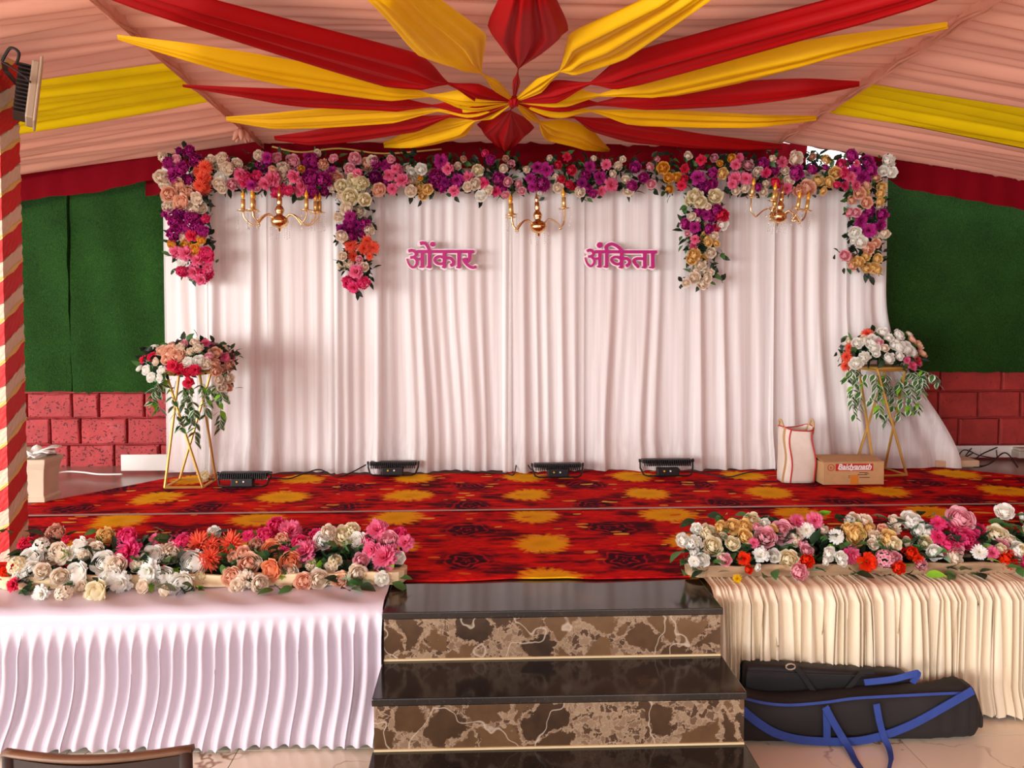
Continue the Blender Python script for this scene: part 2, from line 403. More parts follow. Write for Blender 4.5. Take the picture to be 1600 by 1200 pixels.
# back wall with bricks
WY = 5.50
wb = struct(bpy.data.objects.new('wall_back', None), 'back wall of red painted blocks below artificial grass'); COL.objects.link(wb); wb.location = (0, WY, S)
b = MB(); b.box((0.25, WY + 0.13, 1.30), (9.0, 0.2, 2.6)); o = b.build('wall_core', M['mortar']); o.parent = wb; o.matrix_parent_inverse = Matrix.Translation((0, -WY, -S))
def brick_mesh(wd, ht, seed):
    r = random.Random(seed); dp = 0.04; g = 0.0065; bv = 0.012; rows = []
    def ring(k, y):
        hw, hh = wd / 2 - g - k, ht / 2 - g * 0.7 - k
        return [(sx * hw + r.uniform(-.003, .003), y + r.uniform(-.002, .002), sz * hh + r.uniform(-.003, .003)) for sx, sz in ((-1, -1), (-.3, -1), (.4, -1), (1, -1), (1, 0), (1, 1), (.3, 1), (-.4, 1), (-1, 1), (-1, 0))]
    m = MB(); m.quadgrid([ring(0, 0), ring(0, -dp + bv), ring(bv * 0.4, -dp + bv * 0.3), ring(bv, -dp)], 0, True)
    n = 10; o = 3 * n; m.f.append(tuple(o + k for k in range(n))); m.mi.append(0)
    return m
def brick_row(px_edges, y0, y1, matname, seed):
    for k in range(len(px_edges) - 1):
        a = onY(px_edges[k], (y0 + y1) / 2, WY); c = onY(px_edges[k + 1], (y0 + y1) / 2, WY)
        zt = onY(px_edges[0], y0, WY).z; zb = onY(px_edges[0], y1, WY).z
        o = brick_mesh(c.x - a.x, zt - zb, seed + k).build('brick', M[matname], wb)
        o.location = ((a.x + c.x) / 2, 0.032, (zt + zb) / 2 - S)
for e, y0, y1 in (([-180, -100, -30, 42, 113, 155, 226, 290], 615, 655), ([-200, -120, -60, 0, 79, 126, 199, 280], 655, 697), ([-160, -90, -20, 38, 108, 179, 250, 300], 697, 740)):
    brick_row(e, y0, y1, 'brick', int(y0))
for e, y0, y1 in (([1400, 1470, 1565, 1640, 1720], 574, 612), ([1390, 1466, 1528, 1594, 1665, 1740], 612, 654), ([1350, 1430, 1497, 1561, 1630, 1700, 1760], 654, 697)):
    brick_row(e, y0, y1, 'brick_dark', int(y0) + 9)
# tiled skirting
def tile_run(name, label, x0, x1, y0, y1, n):
    t = struct(bpy.data.objects.new(name, None), label); COL.objects.link(t); t.location = (0, WY, S)
    a = onY(x0, y0, WY - .02); c = onY(x1, y1, WY - .02)
    for k in range(n):
        wd = (c.x - a.x) / n; m = MB(); m.box((0, 0, 0), (wd - 0.004, 0.02, abs(a.z - S) - 0.004))
        o = bevel(m.build('skirting_tile', M['white_tile'], t), 0.002, 1); o.location = (a.x + wd * (k + .5), -0.022, (a.z - S) / 2)
p = onY(190, 742, 5.22); q_ = onY(262, 742, 5.22)
lt = MB(); lt.box(((p.x + q_.x) / 2, 5.22, S + .058), (q_.x - p.x, .015, .11)); tag(bevel(lt.build('loose_tile', M['white_tile']), .002, 1), 'white tile strip leaning at the foot of the left red wall', 'tile')
tile_run('baseboard_right', 'white tile skirting below the dark red wall', 1360, 1700, 697, 716, 6)
# unseen cloth side wall, put in to keep sky light off the right
b = MB(); rows = []
for i in range(120):
    y = -2.5 + i * 8.2 / 119; rows.append([(4.35 + 0.03 * math.sin(y * 26) + 0.012 * math.sin(y * 61), y, z) for z in (0, 0.6, 1.2, 1.8, 2.3)])
b.quadgrid(rows); struct(b.build('wall_right', M['ceil_maroon'], smooth=True), 'unseen maroon cloth side wall keeping daylight off the right')

# ceiling
XL, XR = -1.5, 1.98
ce = struct(bpy.data.objects.new('ceiling', None), 'pleated peach cloth tent ceiling with yellow bands'); COL.objects.link(ce)
def pleats(y0, y1, seed, lo=0.055, hi=0.115):
    r = random.Random(seed); out = []; y = y0
    while y < y1:
        wd = r.uniform(lo, hi); out.append((y, wd, r.uniform(0.03, 0.062), r.uniform(0, 6.28))); y += wd
    return out
def ceil_patch(x0, x1, y0, y1, seed, mat, name, slope=0.0, xref=0.0, nx=28, mirror_noise=0.0):
    PL = pleats(y0, y1, seed); ys = []
    for (yy, wd, am, ph) in PL:
        for q in (0, 0.08, 0.2, 0.4, 0.6, 0.8, 0.93): ys.append((yy, wd, am, ph, q))
    rows = []
    for (yy, wd, am, ph, q) in ys:
        row = []
        for i in range(nx + 1):
            x = x0 + (x1 - x0) * i / nx
            y = min(y1, yy + q * wd + 0.012 * math.sin(x * 2.3 + ph))
            prof = (0.35 + 0.65 * q) * math.sin(math.pi * min(1, q * 1.02)) ** 0.4
            z = ceil_z(y) + 0.045 - am * prof * (0.75 + 0.35 * math.sin(x * 1.9 + ph)) - slope * abs(x - xref) + 0.02
            row.append((x, y, z))
        rows.append(row)
    b = MB(); b.quadgrid(rows); return b.build(name, mat, ce, smooth=True)
ceil_patch(XL, XR, 1.2, 5.38, 3, M['peach'], 'centre_panel')
ceil_patch(XL, XR, -2.2, 1.2, 4, M['peach'], 'centre_panel', nx=6)
SL = 0.165
for sgn, xe, xo, ya, yb, sd in ((-1, XL, -4.4, 3.80, 4.42, 11), (1, XR, 4.5, 3.98, 4.50, 21)):
    a, c = (xo, xe) if sgn < 0 else (xe, xo)
    ceil_patch(a, c, -2.2, ya, sd, M['peach'], 'side_panel', SL, xe, 16)
    ceil_patch(a, c, ya, yb, sd + 1, M['ceil_yellow'], 'yellow_band', SL, xe, 16)
    ceil_patch(a, c, yb, 5.30 if sgn < 0 else 5.16, sd + 2, M['peach'], 'side_panel', SL, xe, 16)
    # maroon border hanging at the back edge
    rows = []
    for i in range(61):
        x = xe + (xo - xe) * i / 60; z = ceil_z(5.3) + 0.09 - SL * abs(x - xe)
        hang = 0.21 + 0.01 * math.sin(x * 9) if sgn < 0 else 0.05 + 0.17 * sstep(2.55, 2.85, x)
        yy = 5.27 if sgn < 0 else 5.15
        rows.append([(x, yy + 0.012 * math.sin(x * 40), z), (x, yy + .015 + 0.012 * math.sin(x * 37), z - hang * .5), (x, yy + .01 + 0.015 * math.sin(x * 31), z - hang)])
    b = MB(); b.quadgrid(rows); b.build('maroon_border', M['ceil_maroon'], ce, smooth=True)
    b = MB(); b.quadgrid([[(xe, y_, ceil_z(y_) + .13), (xe, y_, ceil_z(y_) - .004)] for y_ in (-2.2, 0, 1, 2, 3, 4, 5, 5.35)]); b.build('seam_gap_strip', M['peach'], ce)  # added strip, blocks sky light leaking through gaps between the pleated panels
    # seam cord along the panel edge with little gathered tufts
    P = [(xe + 0.012 * math.sin(k * 1.7), 5.3 - k * 0.12, ceil_z(5.3 - k * 0.12) + 0.012 + 0.006 * math.sin(k * 2.9)) for k in range(46)]
    b = MB(); b.tube(catmull(P, 2), 0.009, 6); b.build('seam_cord', M['peach'], ce, smooth=True)
p = onC(372, 205, 0.0)
b = MB()
for k in range(5):
    a = k * 1.25; b.tube([(XL, 4.86, ceil_z(4.9) + .01), (XL + .03 * math.cos(a), 4.86 + .03 * math.sin(a), ceil_z(4.9) - .03), (XL + .05 * math.cos(a), 4.86 + .05 * math.sin(a), ceil_z(4.9) - .07)], [0.012, 0.02, 0.008], 6)
b.build('gathered_tuft', M['peach'], ce, smooth=True)
# back border above the curtain, and the centre valance
rows = []
for i in range(121):
    x = XL - 0.7 + (2.62 - XL + 0.7) * i / 120 if False else XL - 0.8 + (2.26 - XL + 0.8) * i / 120
    zt = 2.74 - max(0, XL - x) * SL; k = 0.018 * math.sin(x * 33) + 0.01 * math.sin(x * 71)
    rows.append([(x, 5.34 + k, zt), (x, 5.36 + k * 0.6, zt - 0.12), (x, 5.35 + k, zt - 0.26)])
b = MB(); b.quadgrid(rows); struct(b.build('trim_1', M['ceil_maroon'], smooth=True), 'maroon cloth border between ceiling and flower garland')
b = MB(); P = [onY(x, y, 5.24) for x, y in ((425, 229), (470, 238), (530, 232), (600, 240), (690, 233))]
b.tube(catmull(P, 6), 0.006, 6); struct(b.build('trim_2', M['flash_gold'], smooth=True), 'thin gold braid along the maroon border')
b = MB(); p = onY(1236, 232, 5.42); b.box((p.x, 5.42, 1.62), (0.055, 0.05, 2.24)); struct(b.build('trim_3', M['wood_post']), 'brown wooden post behind the garland')

# artificial grass panels
def turf(label, x0, x1, ybot, mat, px_at):
    a = onY(x0, ybot, WY - 0.045); c = onY(x1, ybot, WY - 0.045)
    r = random.Random(int(x0) + 77); n = 34
    def zt(x): return 2.62 - max(0, XL - x, x - XR) * SL * 0.7
    front = []; rows = []
    for i in range(n + 1):
        x = a.x + (c.x - a.x) * i / n
        row = []
        for j in range(19):
            z = a.z + (zt(x) - a.z) * j / 18; bulge = 0.012 * math.sin(i * .5 + j * .3)
            row.append((x + (r.uniform(-.004, .004) if i in (0, n) else 0), WY - 0.05 - bulge, z + (r.uniform(-.006, .006) if j == 0 else 0)))
        rows.append(row)
    b = MB(); b.quadgrid(rows); b.quadgrid([[(q[0], WY - 0.012, q[2]) for q in row] for row in rows])
    b.quadgrid([[row[0] for row in rows], [(row[0][0], WY - 0.012, row[0][2]) for row in rows]])
    for k in (0, n): b.quadgrid([rows[k], [(q[0], WY - 0.012, q[2]) for q in rows[k]]])
    return tag(b.build('artificial_grass_panel', mat, smooth=True), label, 'grass panel', 'artificial grass panels on the back wall')
turf('green artificial grass panel beside the striped pillar, left of the seam', -170, 111, 613, M['turf'], 0)
turf('green artificial grass panel between the seam and the curtain on the left', 114, 330, 613, M['turf'], 0)
turf('dark green artificial grass panel on the right of the white curtain', 1330, 1760, 582, M['turf'], 0)

# ------------------------------------------------------------------ steps
SX0, SX1 = -0.36, 0.862; ST = [(S, 2.735, 3.05), (0.31, 2.475, 2.735), (0.13, 2.205, 2.475)]
stp = thing('stone_steps', 'three polished black granite steps with brown marble risers', 'steps', (0.25, 2.6, 0))
def loc(o, par): o.location = -par.location; return o
for z, yf, yb in ST:
    b = MB(); b.box(((SX0 + SX1) / 2, (yf - 0.012 + yb) / 2, z - 0.013), (SX1 - SX0 + 0.012, yb - yf + 0.012, 0.026))
    loc(bevel(b.build('tread', M['granite'], stp), 0.004, 2), stp)
    zb = z - 0.18 if z > 0.2 else 0.0
    b = MB(); b.box(((SX0 + SX1) / 2, yf + 0.06, (z - 0.026 + zb) / 2), (SX1 - SX0, 0.12, z - 0.026 - zb - 0.001)); loc(b.build('riser', M['breccia'], stp), stp)
    b = MB(); b.box(((SX0 + SX1) / 2, yf - 0.002, zb + 0.004), (SX1 - SX0, 0.006, 0.007)); loc(b.build('joint_strip', M['strip'], stp), stp)
b = MB(); b.box(((SX0 + SX1) / 2, 2.735 + 0.02, 0.15), (SX1 - SX0 - 0.01, 0.5, 0.29)); b.box(((SX0 + SX1) / 2, 2.46, 0.05), (SX1 - SX0 - 0.01, 0.30, 0.10)); loc(b.build('step_core', M['breccia'], stp), stp)

# ------------------------------------------------------------------ carpets
def carpet(name, outline, z, label, nx=60):
    """outline: function x -> (yfront, yback), over x range"""
    x0, x1, ff, fb = outline; rows = []; r = random.Random(3)
    for i in range(nx + 1):
        x = x0 + (x1 - x0) * i / nx; a, c = ff(x), fb(x)
        rows.append([(x, a + (c - a) * j / 10, z + 0.002 * math.sin(x * 5 + j) + (0.003 if j == 0 else 0)) for j in range(11)])
    b = MB(); b.quadgrid(rows)
    b.quadgrid([[(p[0], p[1], p[2] - 0.006) for p in row] for row in rows])
    for k in (0, 10): b.quadgrid([[row[k] for row in rows], [(row[k][0], row[k][1], row[k][2] - 0.006) for row in rows]])
    return tag(b.build(name, M['carpet'], smooth=True), label, 'carpet', 'printed stage carpets')
SEAM = lambda x: 4.09 + 0.010 * x
carpet('carpet', (-2.75, 4.1, lambda x: 3.035 + 0.008 * math.sin(x * 9) + 0.005 * math.sin(x * 23), lambda x: SEAM(x) - 0.006), S + 0.006, 'front strip of red flower print carpet reaching the steps')
def backedge(x):
    if x < -2.05: return max(SEAM(x) + .1, 4.95 + (x + 2.05) * 1.35)
    if x > 2.95: return 5.22 - (x - 2.95) * 0.72
    return 5.06 + 0.03 * math.sin(x * 3) + 0.02 * x
carpet('carpet', (-2.62, 4.1, lambda x: SEAM(x) + 0.006, backedge), S + 0.006, 'back strip of red flower print carpet below the white curtain')
b = MB(); P = [(x, SEAM(x), S + 0.0105) for x in [-2.6 + k * 0.1 for k in range(67)]]; b.strap(P, 0.022, 0.002, up=(0, 0, 1))
tag(b.build('seam_tape', M['tape']), 'grey tape over the seam between the two red carpets', 'tape')

# ------------------------------------------------------------------ white backdrop curtain
CY_ = 5.12
bd = thing('backdrop_curtain', 'tall white sheer pleated backdrop curtain across the stage', 'curtain', (0.3, CY_, S))
edges = [258, 318, 412, 528, 590, 792, 905, 1068, 1200, 1322, 1381]
def fold(x, seed):
    r = random.Random(seed); v = 0
    for k in range(7):
        f = r.uniform(16, 95); v += math.sin(x * f + r.uniform(0, 6.28)) * (0.9 / (1 + f / 40))
    return v
for k in range(len(edges) - 1):
    a = onY(edges[k], 500, CY_).x; c = onY(edges[k + 1], 500, CY_).x
    ov = 0.03; n = int((c - a + 2 * ov) / 0.009); rows = []; yo = -0.022 * (k % 2)
    last = (k == len(edges) - 2)
    r2 = random.Random(k * 5 + 2); sway = r2.uniform(-0.09, 0.09)
    for j in range(33):
        t = j / 32; z = 2.5 + (S + 0.012 - 2.5) * t; row = []
        for i in range(n + 1):
            u = i / n; x = a - ov * (k > 0) + (c - a + ov * ((k > 0) + (not last))) * u
            fv = fold(x + sway * t * t * .3, k * 13 + 5)
            y = CY_ + yo - 0.014 * fv * (0.6 + 0.5 * t) - 0.02 * max(0, fv) * t - 0.05 * sstep(0.86, 1.0, t) * (0.6 + .4 * math.sin(x * 7))
            xx = x + sway * sstep(.3, 1, t) * math.sin(math.pi * u)
            if last or k == len(edges) - 3: xx += ((0.52 if last else 0.10) * sstep(0.35, 1.0, t) ** 1.6) * (u if not last else 0.25 + 0.75 * u)
            row.append((xx - 0.3, y - CY_, z - S))
        rows.append(row)
    b = MB(); b.quadgrid(rows); b.build('curtain_panel', M['sheer'], bd, smooth=True, fix=False)
a = onY(260, 500, CY_ + .07).x; c = onY(1379, 500, CY_ + .07).x
b = MB(); rows = [[(x0 - 0.3, 0.075 + 0.012 * math.sin(x0 * 31) + 0.006 * math.sin(x0 * 83), z - S) for z in (2.5, 2.0, 1.5, 1.0, 0.5)] for x0 in [a + (c - a) * i / 300 for i in range(301)]]
b.quadgrid(rows); b.build('lining', M['pink_lining'], bd, smooth=True)
b = MB(); b.tube([(a - .3, .05, 2.5 - S), (c - .3, .05, 2.5 - S)], 0.02, 8); b.tube([(a - .28, .1, 0.0), (a - .28, .1, 2.5 - S)], 0.02, 8); b.tube([(c - .32, .1, 0.0), (c - .32, .1, 2.5 - S)], 0.02, 8)
b.build('frame', M['lamp_body'], bd, smooth=True)

# ------------------------------------------------------------------ stage skirts
def skirt(x0, x1, yfun, mat, label, npl, amp, seed, lean, irregular, topback, sag):
    r = random.Random(seed); ph = [r.uniform(-1, 1) for _ in range(200)]
    sub = 14; N = npl * sub; rows = []
    widths = [1 + irregular * r.uniform(-.6, .6) for _ in range(npl)]; tot = sum(widths); cum = [0]
    for q in widths: cum.append(cum[-1] + q / tot)
    amps = [1 + irregular * r.uniform(-.5, .5) for _ in range(npl)]
    us = []
    for k in range(npl):
        for q in range(sub): us.append((cum[k] + (cum[k + 1] - cum[k]) * q / sub, q / sub, k))
    us.append((1.0, 0.0, npl - 1))
    prof = (lambda q: abs(math.cos(math.pi * (q ** 0.85))) ** 2.3) if not irregular else (lambda q: .5 + .5 * math.cos(2 * math.pi * q))
    top = 7; T = 34
    for j in range(top + T + 1):
        row = []
        for (u, q, k) in us:
            x = x0 + (x1 - x0) * u; yf = yfun(x); a = prof(q) * amps[k]
            sg = sag * math.sin(math.pi * u) ** 0.8
            if j <= top:
                t = j / top; y = topback + (yf - topback) * t
                z = S + 0.013 + (0.004 * math.sin(x * 30 + y * 40) if not irregular else 0.006 * a) * (1 - 0.3 * t) - 0.008 * (t == 1)
            else:
                t = (j - top) / T; z = S - 0.002 - (S - 0.012) * t
                g = sstep(sg * 0.9, sg + 0.10, S * t) if sag else sstep(0, 0.05, t) * 0.85 + 0.15
                y = yf - 0.008 - amp * a * g * (1.0 - 0.35 * t * t) - 0.035 * sstep(.75, 1, t) * (0.7 + .3 * math.sin(u * 31 + 2)) - 0.012 * t
                x += lean * sstep(.35, 1, t) ** 1.5 * ((1 - .5 * u * u) if irregular == 0 else (u ** 4)) + 0.009 * ph[(k * 3) % 200] * math.sin(t * 2.2) * (1 + irregular * .6)
                z += 0.012 * max(0, ph[(k * 7) % 200]) * sstep(.9, 1, t)
            row.append((x, y, z))
        rows.append(row)
    b = MB(); b.quadgrid(rows)
    return tag(b.build('stage_skirt', mat, smooth=True), label, 'stage skirt', 'cloth skirts on the stage front')
skirt(-3.4, SX0 - 0.008, lambda x: 2.765, M['satin_white'], 'white satin pleated stage skirt left of the steps', 62, 0.034, 5, -0.055, 0, 3.02, 0.055)
skirt(SX1 + 0.008, 4.1, lambda x: 2.865 + 0.01 * (x - 1), M['cream_cloth'], 'cream gathered stage skirt right of the steps behind the bags', 122, 0.026, 9, 0.10, 1.25, 3.03, 0.0)

# ------------------------------------------------------------------ star of ribbon drapes under the ceiling
CEN = (803, 158)
def drape(label, mat, stations, seed):
    (kx, ky) = stations[0]
    dx, dy = kx - CEN[0], ky - CEN[1]; L = math.hypot(dx, dy); nx, ny = -dy / L, dx / L
    wm = 3.5 + 0.05 * L
    pairs = [((CEN[0] + nx, CEN[1] + ny * .6), (CEN[0] - nx, CEN[1] - ny * .6))]
    q = (CEN[0] + dx * 0.55, CEN[1] + dy * 0.55)
    side = lambda c, k: ((c[0] + nx * k, c[1] + ny * k), (c[0] - nx * k, c[1] - ny * k))
    A = [side(CEN, 1.5), side(q, wm), side((kx, ky), 1.3)] + [None] * 0
    # keep edge order consistent with the stations given
    nxt = stations[1]
    m = A[2]
    if (nxt[0][0] - nxt[1][0]) * (m[0][0] - m[1][0]) + (nxt[0][1] - nxt[1][1]) * (m[0][1] - m[1][1]) < 0:
        A = [(b_, a_) for a_, b_ in A]
    pairs = A + list(stations[1:])
    drop = lambda i: 0.075 if i <= 2 else (0.06 if i < len(pairs) - 1 else 0.02)
    ea = []; eb = []
    for i, (p0, p1) in enumerate(pairs):
        a_ = onC(p0[0], p0[1], drop(i)); b_ = onC(p1[0], p1[1], drop(i))
        for v in (a_, b_):
            if v.y > 5.3: v.z = v.z - 0.0; v.y = min(v.y, 5.31)
        ea.append(a_); eb.append(b_)
    EA, EB = catmull(ea, 7, .35), catmull(eb, 7, .35)
    r = random.Random(seed); ph = [r.uniform(0, 6.28) for _ in range(6)]; n = 26
    rows = []; rows2 = []
    for i in range(len(EA)):
        row = []; wd = (EA[i] - EB[i]).length
        for k in range(n + 1):
            u = k / n; p = EA[i].lerp(EB[i], u)
            rip = math.sin(u * 19 + ph[0]) * .5 + math.sin(u * 37 + ph[1] + i * .02) * .35 + math.sin(u * 8 + ph[2]) * .4
            amp = min(0.024, 0.13 * wd)
            z = p.z + amp * rip - min(0.03, 0.16 * wd) * math.sin(math.pi * u) + min(0.02, wd * .1) * ((2 * u - 1) ** 6)
            row.append((p.x, p.y, z))
        rows.append(row)
    b = MB(); b.quadgrid(rows)
    o = b.build('ceiling_drape', mat, smooth=True, fix=False)
    return tag(o, label, 'drape', 'ribbon drapes of the ceiling star')
RD, YE = M['rib_red'], M['rib_yellow']
drape('yellow drape of the ceiling star rising to the top edge just right of centre', YE, [(875, 111), ((888, 62), (925, 106)), ((905, 50), (992, 84)), ((1015, 0), (1105, 0)), ((1080, -45), (1160, -40))], 1)
drape('broad red drape of the ceiling star rising towards the upper right corner', RD, [(923, 130), ((985, 90), (1010, 129)), ((1100, 58), (1110, 100)), ((1250, 20), (1260, 53)), ((1400, -18), (1440, 0)), ((1540, -50), (1560, -40))], 2)
drape('long yellow drape of the ceiling star ending high on the right seam', YE, [(937, 149), ((1050, 121), (1055, 146)), ((1150, 97), (1155, 126)), ((1300, 66), (1302, 85)), ((1480, 37), (1482, 43))], 3)
drape('narrow dark red drape of the ceiling star ending beside the right yellow band', RD, [(933, 163), ((1040, 146), (1040, 168)), ((1150, 142), (1150, 162)), ((1260, 134), (1260, 148)), ((1343, 130), (1343, 134))], 4)
drape('flat yellow drape of the ceiling star ending just below the right yellow band', YE, [(924, 172), ((1010, 168), (1000, 189)), ((1100, 173), (1100, 192)), ((1200, 178), (1200, 190)), ((1275, 180), (1276, 185))], 5)
drape('dark red drape of the ceiling star falling to the back right corner', RD, [(897, 183), ((955, 186), (925, 203)), ((1010, 195), (985, 220)), ((1100, 211), (1090, 229)), ((1222, 226), (1222, 231))], 6)
drape('short yellow drape of the ceiling star ending above the garland right of centre', YE, [(843, 191), ((888, 197), (845, 211)), ((920, 207), (890, 222)), ((942, 226), (932, 232)), ((953, 234), (951, 236))], 7)
drape('short red kite shaped drape of the ceiling star pointing down to the garland', RD, [(798, 173), ((745, 205), (835, 208)), ((772, 226), (806, 227)), ((787, 240), (791, 240))], 8)
drape('short yellow drape of the ceiling star ending above the garland left of centre', YE, [(742, 188), ((690, 195), (738, 207)), ((650, 207), (685, 221)), ((620, 219), (635, 227)), ((599, 225), (602, 229))], 9)
drape('red drape of the ceiling star falling to the back left corner', RD, [(702, 181), ((640, 184), (650, 199)), ((550, 195), (553, 216)), ((480, 207), (488, 220)), ((428, 213), (430, 217))], 10)
drape('flat yellow drape of the ceiling star ending just below the left yellow band', YE, [(683, 172), ((600, 168), (603, 186)), ((500, 173), (500, 194)), ((420, 180), (420, 193)), ((353, 183), (354, 187))], 11)
drape('narrow red drape of the ceiling star ending beside the left yellow band', RD, [(675, 165), ((590, 145), (598, 168)), ((480, 141), (480, 162)), ((380, 137), (380, 148)), ((285, 132), (286, 135))], 12)
drape('long yellow drape of the ceiling star ending high on the left seam', YE, [(673, 149), ((580, 120), (585, 147)), ((450, 98), (447, 126)), ((300, 72), (298, 89)), ((183, 55), (184, 60))], 13)
drape('broad red drape of the ceiling star rising towards the upper left corner', RD, [(700, 130), ((655, 88), (592, 128)), ((480, 42), (440, 80)), ((320, 0), (262, 20)), ((200, -32), (160, -15))], 14)
drape('yellow drape of the ceiling star rising to the top edge just left of centre', YE, [(752, 114), ((759, 58), (650, 84)), ((690, 5), (605, 32)), ((660, -25), (575, 0)), ((600, -60), (530, -40))], 15)
drape('red kite shaped drape of the ceiling star rising to the top edge at centre', RD, [(810, 107), ((762, 53), (888, 56)), ((783, 3), (868, 3)), ((800, -45), (855, -45))], 16)
cp = onC(803, 158, 0.085)
b = MB()
for k in range(7):
    a = k * 0.9; d1 = Vector((math.cos(a), math.sin(a), 0)) * 0.02
    b.tube([cp + d1 * 1.3 + Vector((0, 0, .02)), cp + d1 * .5 + Vector((0, 0, -.015)), cp - d1 * .8 + Vector((0, 0, -.018)), cp - d1 * 1.6 + Vector((0, 0, .015))], [.006, .011, .011, .006], 7)
tag(b.build('cloth_knot', RD, smooth=True), 'small red cloth knot tying the centre of the ceiling star', 'knot')

# ------------------------------------------------------------------ artificial flowers
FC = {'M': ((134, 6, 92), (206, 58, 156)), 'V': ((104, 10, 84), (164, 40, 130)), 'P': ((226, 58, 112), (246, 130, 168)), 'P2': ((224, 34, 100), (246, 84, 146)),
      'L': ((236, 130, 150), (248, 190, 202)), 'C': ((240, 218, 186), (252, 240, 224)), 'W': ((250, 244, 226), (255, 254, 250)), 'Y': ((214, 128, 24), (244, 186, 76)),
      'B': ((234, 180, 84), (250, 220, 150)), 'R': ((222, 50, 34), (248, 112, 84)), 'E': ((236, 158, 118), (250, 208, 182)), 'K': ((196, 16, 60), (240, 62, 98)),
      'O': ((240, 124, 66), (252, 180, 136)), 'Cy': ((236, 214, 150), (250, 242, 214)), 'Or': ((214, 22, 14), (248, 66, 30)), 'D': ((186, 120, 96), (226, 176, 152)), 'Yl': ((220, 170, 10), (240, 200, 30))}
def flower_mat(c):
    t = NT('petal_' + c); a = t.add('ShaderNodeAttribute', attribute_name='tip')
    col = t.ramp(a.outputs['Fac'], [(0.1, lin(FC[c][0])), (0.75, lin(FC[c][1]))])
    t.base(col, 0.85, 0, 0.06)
    tr = t.add('ShaderNodeBsdfTranslucent'); t.link(col, tr.inputs[0]); m = t.add('ShaderNodeMixShader', i_0=0.45)
    t.link(t.b.outputs[0], m.inputs[1]); t.link(tr.outputs[0], m.inputs[2]); t.link(m.outputs[0], t.out.inputs[0])
    return t.m
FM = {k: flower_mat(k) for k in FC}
def petal(b, phi, r0, z0, L, W, alpha, curl, cup, nu=4, nv=4, ruffle=0.0, pt=0.0, rr=None):
    ca, sa = math.cos(phi), math.sin(phi); o = len(b.v)
    for j in range(nv + 1):
        v = j / nv
        rad = r0 + L * (math.sin(alpha) * v + curl * v * v); z = z0 + L * (math.cos(alpha) * v - curl * 0.9 * v ** 2.5)
        wv = W * (math.sin(math.pi * (0.12 + 0.70 * v)) if not pt else math.sin(math.pi * (0.1 + 0.86 * v)) ** (0.8))
        for i in range(nu + 1):
            u = 2 * i / nu - 1; lat = u * wv
            rr_ = rad - cup * u * u * (0.4 + 0.6 * v) * W; zz = z + cup * 0.5 * u * u * W - (0.06 * L * v if abs(u) == 1 and v == 1 else 0)
            if ruffle and v > 0.6:
                f = ruffle * math.sin(u * 7 + phi * 5) * (v - 0.5) * 2; zz += f; rr_ += f * 0.6
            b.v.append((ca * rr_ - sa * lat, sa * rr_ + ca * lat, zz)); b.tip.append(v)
    n = nu + 1
    for j in range(nv):
        for i in range(nu):
            b.f.append((o + j * n + i, o + j * n + i + 1, o + (j + 1) * n + i + 1, o + (j + 1) * n + i)); b.mi.append(0)
R_ = math.radians
